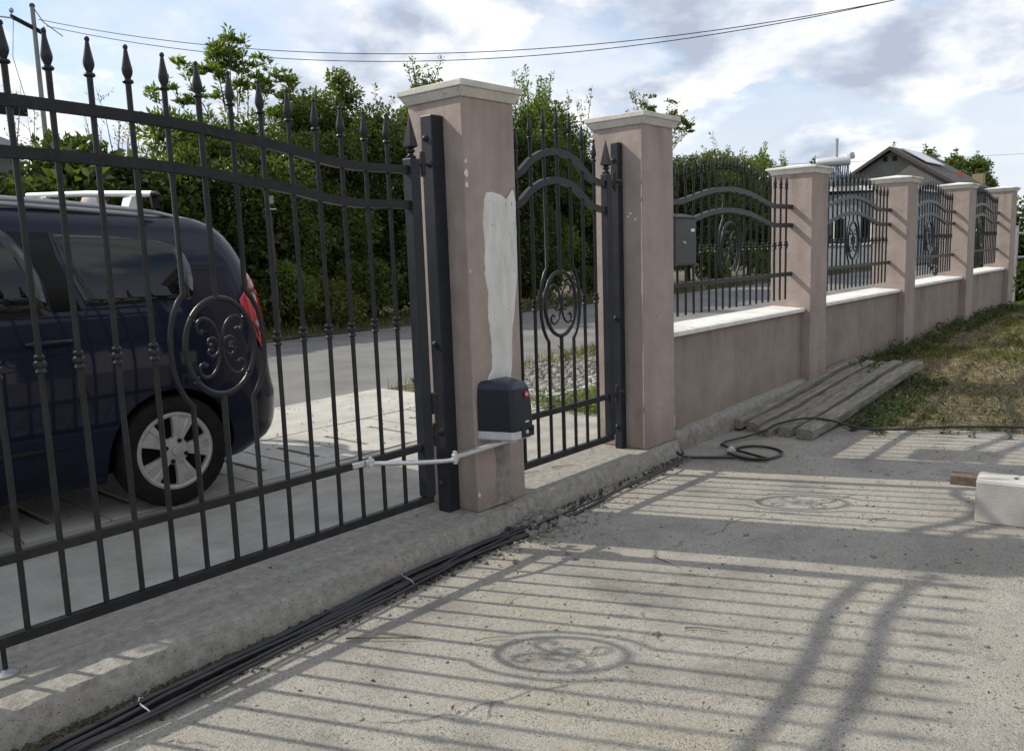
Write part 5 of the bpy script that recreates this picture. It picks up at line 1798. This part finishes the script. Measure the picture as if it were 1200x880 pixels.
for k, (x, y, h, lb) in enumerate([(17.2, 0.9, 2.4, 'dark hedge bush right behind the last fence pillar'), (18.0, -0.6, 1.9, 'dark bush at the right edge past the last pillar'), (24, -1.0, 2.6, 'grey-green bush at the far right horizon'),
                                   (16.2, 0.1, 1.0, 'low dark bush at the foot of the last pillar')]):
    woody('hedge_bush', lb, 'bush', (x, y, 0), h, .9, .9, 24, .42, .10, 'leaf_dark', 120 + k, 0.04, 230, trunk_r=.03, group='bushes past the end of the wall')

# bare saplings above the hedge at the left
bs = thing('bare_sapling', (3.6, 14.0, 0), 'thin nearly bare sapling rising above the hedge at the left', 'tree')
rs_ = random.Random(3)
mb = MB()
tw = []
for k in range(13):
    x0 = rs_.uniform(-.9, 1.5)
    z0 = rs_.uniform(3.0, 3.6)
    p = Vector((x0, rs_.uniform(-.3, .3), z0))
    dv = Vector((rs_.uniform(-.25, .25), 0, 1))
    q = p + dv * rs_.uniform(.6, 1.35)
    mb.tube([(x0 * .3, 0, 1.2), tuple(p), tuple(p.lerp(q, .5) + Vector((rs_.uniform(-.04, .04), 0, 0))), tuple(q)], [.02, .012, .007, .002], 5)
    for j in range(5):
        u = rs_.uniform(.1, .9)
        b = p.lerp(q, u)
        e = b + Vector((rs_.uniform(-.28, .28), rs_.uniform(-.1, .1), rs_.uniform(.1, .3)))
        mb.tube([tuple(b), tuple(e)], [.005, .002], 4)
        tw.append((b, e))
mb.tube([(0, 0, 0), (0, 0, 1.3)], [.05, .035], 7)
mb.build('trunk', 'bark', bs, 60)
rng = np.random.default_rng(77)
P = np.concatenate([np.array([tuple(b + (e - b) * u) for u in (.3, .6, .8, 1.0)]) for b, e in tw])
link('crown', leaves('crown', P, rdir(rng, len(P)), rdir(rng, len(P)), .055, .03, 'leaf_mid'), bs)

# a rose by the tail light
ro = thing('rose', (3.98, 8.6 + 1.35, 0.0), 'single red rose bloom above the tail light of the car', 'flower')
MB().tube([(0, 0, 0), (.03, 0, .5), (0, 0, 1.22)], [.008, .006, .004], 6).build('stem', 'bark', ro, 60)
mb = MB()
for k in range(12):
    a = k * 2.4
    r = .018 + .004 * k
    mb.hexa([(0, 0, 1.21), (.01, 0, 1.21), (.01, .01, 1.21), (0, .01, 1.21)],
            [(r * math.cos(a - .5), r * math.sin(a - .5), 1.28), (r * 1.25 * math.cos(a), r * 1.25 * math.sin(a), 1.285), (r * math.cos(a + .5), r * math.sin(a + .5), 1.28), (r * .7 * math.cos(a), r * .7 * math.sin(a), 1.265)])
mb.build('petals', 'rose_red', ro)
# marker post in the hedge
mp_ = thing('marker_post', (5.50, 9.95, 0), 'thin rusty post with a pale box on top in front of the hedge', 'post')
MB().tube([(0, 0, 0), (.02, 0, 1.2), (-.02, 0, 2.42)], .022, 8).build('post', 'rust_post', mp_, 50)
MB().box(-.07, -.05, 2.36, .05, .05, 2.50).build('box', 'mortar_grey', mp_, bevel=.01)
MB().box(-.10, -.06, 2.26, .08, .06, 2.285).build('bracket', 'galv', mp_)

# ================================================================== buildings
h = thing('gable_house', (57.0, 15.0, 0), 'grey house with a dark roof and a solar panel behind the fence', 'house')
gz, ez2, gl, gr, ln = 7.25, 4.72, 3.95, 3.75, 9.2
mb = MB().add([(0, -gr, 0), (0, gl, 0), (0, gl, ez2), (0, 0, gz - .15), (0, -gr, ez2), (ln, -gr, 0), (ln, gl, 0), (ln, gl, ez2), (ln, 0, gz - .15), (ln, -gr, ez2)],
              [(0, 1, 2, 3, 4), (9, 8, 7, 6, 5), (0, 5, 6, 1), (1, 6, 7, 2), (0, 4, 9, 5), (2, 7, 8, 3), (3, 8, 9, 4)])
mb.build('wall', 'wall_grey', h)
rf = None
for s, wd in ((-1, gr), (1, gl)):
    dy, dzz = s * wd, ez2 - gz + .12
    k = 1.10
    mb = MB().hexa([(-.45, 0, gz - .02), (ln + .4, 0, gz - .02), (ln + .4, dy * k, gz + dzz * k - .02), (-.45, dy * k, gz + dzz * k - .02)],
                   [(-.45, 0, gz + .14), (ln + .4, 0, gz + .14), (ln + .4, dy * k, gz + dzz * k + .12), (-.45, dy * k, gz + dzz * k + .12)])
    o = mb.build('roof', 'roof_dark', h)
    rf = rf or o
    MB().hexa([(-.49, 0, gz - .10), (-.455, 0, gz - .10), (-.455, dy * k, gz + dzz * k - .10), (-.49, dy * k, gz + dzz * k - .10)],
              [(-.49, 0, gz + .10), (-.455, 0, gz + .10), (-.455, dy * k, gz + dzz * k + .08), (-.49, dy * k, gz + dzz * k + .08)]).build('verge_board', 'fascia', o)
sl2 = (ez2 - gz + .12) / gr
pz = lambda y: gz + .14 + (-y) * sl2 * 1.0
MB().hexa([(.9, -.35, pz(-.35) + .12), (5.4, -.35, pz(-.35) + .12), (5.4, -1.95, pz(-1.95) + .12), (.9, -1.95, pz(-1.95) + .12)],
          [(.9, -.35, pz(-.35) + .18), (5.4, -.35, pz(-.35) + .18), (5.4, -1.95, pz(-1.95) + .18), (.9, -1.95, pz(-1.95) + .18)]).build('solar_panel', 'solar', rf)
MB().box(5.2, -3.1, 4.9, 5.55, -2.75, 5.72).build('chimney', 'chimney_red', rf)
MB().box(8.6, -3.7, 4.6, 9.4, -3.0, 5.75).build('chimney', 'chimney_tan', rf)
for y in (-.35, .25):
    MB().box(-.03, y, 6.45, -.002, y + .28, 6.78).build('attic_vent', 'car_black', h)
MB().box(-.06, -2.6, 1.1, -.003, -1.4, 2.5).build('window', 'car_glass', h)
MB().box(-.06, .8, 1.1, -.003, 2.0, 2.5).build('window', 'car_glass', h)

h2 = thing('low_house', (42.0, 12.2, 0), 'low blue-grey house with white eaves and a solar water heater on its roof', 'house')
MB().box(0, -2.2, 0, 10, 4.5, 3.75).build('wall', 'wall_blue', h2)
eb = MB().hexa([(-.35, -2.6, 3.76), (10, -2.6, 3.76), (10, 4.7, 4.05), (-.35, 4.7, 4.05)], [(-.35, -2.6, 3.98), (10, -2.6, 3.98), (10, 4.7, 4.32), (-.35, 4.7, 4.32)]).build('eaves', 'paint_white', h2)
MB().hexa([(-.2, -2.4, 3.985), (10, -2.4, 3.985), (10, 4.6, 4.325), (-.2, 4.6, 4.325)], [(1.5, -1.2, 4.5), (10, -1.2, 4.5), (10, 4.2, 4.7), (1.5, 4.2, 4.7)]).build('roof', 'roof_dark', h2)
for y in (-1.3, .6, 2.6):
    wn_ = MB().box(-.05, y, 1.2, -.003, y + .95, 2.5).build('window', 'car_glass', h2)
    MB().box(-.07, y - .08, 1.12, -.051, y + 1.03, 1.2).build('sill', 'paint_white', wn_)
    MB().box(-.062, y + .44, 1.2, -.051, y + .51, 2.5).build('mullion', 'paint_white', wn_)
sh_ = thing('solar_heater', (42.0, 13.4, 4.35), 'solar water heater with a white tank and dark tubes on the low house', 'water heater', rz=rad(17))
MB().lathe([(.0, -.85), (.20, -.84), (.23, -.78), (.23, .78), (.20, .84), (0, .85)], 16, (0, 0, 1.08), 'y').build('tank', 'alu_cast', sh_, 40)
for k in range(14):
    y = -.70 + k * 0.108
    MB().tube([(-.05, y, .86), (-.85, y, .12)], .036, 6).build('tube', 'tube_blue', sh_, 60)
MB().box(-.95, -.8, .02, -.80, .8, .10).build('manifold', 'galv', sh_)
for y in (-.75, .75):
    MB().tube([(.1, y, 0), (.0, y, .9)], .03, 6).build('leg', 'galv', sh_)
    MB().tube([(-.85, y, .02), (.1, y, .02)], .03, 6).build('leg', 'galv', sh_)
MB().tube([(.3, -.15, .6), (.3, -.15, 2.28)], .075, 8).build('vent_pipe', 'galv', sh_, 50)
MB().lathe([(.18, 0), (.2, .12), (.15, .3)], 12, (.2, -.85, 1.2)).build('header_tank', 'galv', sh_, 50)

# dark roofed shed at the far left behind the shrubs
sd2 = thing('shed', (2.6, 17.0, 0), 'grey shed roof with a dark board at the far left edge', 'shed')
MB().box(-3, 0, 0, 1.5, 3, 3.9).build('wall', 'wall_grey', sd2)
MB().hexa([(-3.2, -.3, 4.0), (1.7, -.3, 3.9), (1.7, 3.2, 3.9), (-3.2, 3.2, 4.0)], [(-3.2, -.3, 4.55), (0.2, -.3, 4.4), (0.2, 3.2, 4.4), (-3.2, 3.2, 4.55)]).build('roof', 'galv', sd2)
MB().box(-3.2, -.4, 4.57, 1.60, -.3, 4.74).build('board', 'car_black', sd2)

# rail fence past the last pillar
rf2 = thing('rail_fence', (15.2, 0.2, 0), 'low dark rail fence with pale posts past the last pillar', 'fence')
for k in range(4):
    MB().box(k * 1.3, -.04 - k * .35, 0, k * 1.3 + .08, .04 - k * .35, 1.55).build('post', 'galv', rf2)
for z in (.5, .95, 1.4):
    MB().tube([(0, 0, z), (3.98, -1.05, z)], .03, 6).build('rail', 'galv', rf2)

# ================================================================== utility pole and wires
up_ = thing('utility_pole', (6.32, 21.3, 0), 'wooden utility pole with crossarm behind the hedge at the left', 'pole')
MB().tube([(0, 0, 0), (.02, 0, 4), (.05, 0, 8.12)], [.075, .065, .055], 10).build('shaft', 'pole_wood', up_, 60)
MB().lathe([(.07, 8.12), (.07, 8.16), (.05, 8.2)], 10, (.05, 0, 0)).build('pole_cap', 'roof_dark', up_)
ca = MB().hexa([(-.45, .10, 7.78), (.28, -.12, 7.40), (.28, -.05, 7.40), (-.45, .17, 7.78)], [(-.45, .10, 7.88), (.28, -.12, 7.50), (.28, -.05, 7.50), (-.45, .17, 7.88)]).build('crossarm', 'car_black', up_)
MB().lathe([(.02, 0), (.055, .04), (.06, .09), (.04, .13)], 10, (-.42, .13, 7.9)).build('insulator', 'galv', ca, 50)
MB().lathe([(.02, 0), (.05, .05), (.05, .10), (.03, .14)], 10, (.24, -.08, 7.5)).build('insulator', 'galv', ca, 50)
la = MB().tube([(-.40, .1, 7.78), (-.9, .3, 7.80), (-1.1, .4, 7.78)], .02, 6).build('lamp_arm', 'galv', up_)
MB().lathe([(0, -.06), (.04, -.03), (.06, 0), (.04, .03), (0, .04)], 10, (-1.15, .42, 7.75)).build('lamp_head', 'galv', la, 50)
MB().tube([(.08, 0, 8.1), (.25, -.1, 7.75), (.62, -.3, 7.42)], .012, 5).build('stay_wire', 'car_black', up_)
MB().tube([(-.40, .1, 7.8), (-.52, .1, 6.8), (-.35, .1, 5.9), (-.12, .1, 5.4)], .008, 5).build('service_wire', 'car_black', up_)


def wire(p0, p1, sag, label, r=0.011, n=40):
    pts = []
    for k in range(n + 1):
        u = k / n
        p = Vector(p0).lerp(Vector(p1), u)
        p.z -= 4 * sag * u * (1 - u)
        pts.append(p)
    o = MB().tube(pts, r, 5).build('overhead_wire', 'car_black')
    tag(o, label, 'wire', 'overhead wires')


wire((6.45, 21.2, 7.80), (17.0, -2.0, 6.67), 1.43, 'upper of the two wires running from the utility pole over the gate pillars', .009)
wire((6.60, 21.1, 7.64), (17.0, -2.0, 6.816), 1.56, 'lower of the two wires running from the utility pole over the gate pillars', .009)
wire((10.0, 1.0, 4.86), (16.0, -5.5, 5.1), 0.2, 'wire leaving the picture at the upper right corner')
wire((60, 30, 7.6), (95, -20, 8.6), 0.5, 'far wire low in the sky at the right', .012)

# house across the courtyard, behind the camera: seen mirrored in the car
hc = thing('courtyard_house', (2.0, -9.2, DZ), 'pale house across the courtyard, mirrored in the side windows of the car', 'house')
MB().box(-10, -8, -.1, 10, 0, 3.0).build('wall', 'house_wall', hc)
MB().hexa([(-10.6, .9, 2.75), (10.6, .9, 2.75), (10.6, -8.9, 2.75), (-10.6, -8.9, 2.75)], [(-10.6, .9, 2.9), (10.6, .9, 2.9), (10.6, -8.9, 2.9), (-10.6, -8.9, 2.9)]).build('eaves', 'fascia', hc)
MB().hexa([(-10.6, .9, 2.901), (10.6, .9, 2.901), (10.6, -8.9, 2.901), (-10.6, -8.9, 2.901)], [(-8, -3.5, 5.9), (8, -3.5, 5.9), (8, -4.5, 5.9), (-8, -4.5, 5.9)]).build('roof', 'roof_dark', hc)
for x in (-7.5, -3.5, 1.5, 6.0):
    wf = MB().box(x, .002, 1.0, x + 1.5, .05, 2.3).build('window', 'car_glass', hc)
    MB().box(x - .08, .003, .92, x + 1.58, .12, .998).build('sill', 'paint_white', wf)
MB().box(-.9, .003, .0, .1, .06, 2.2).build('door', 'fascia', hc)
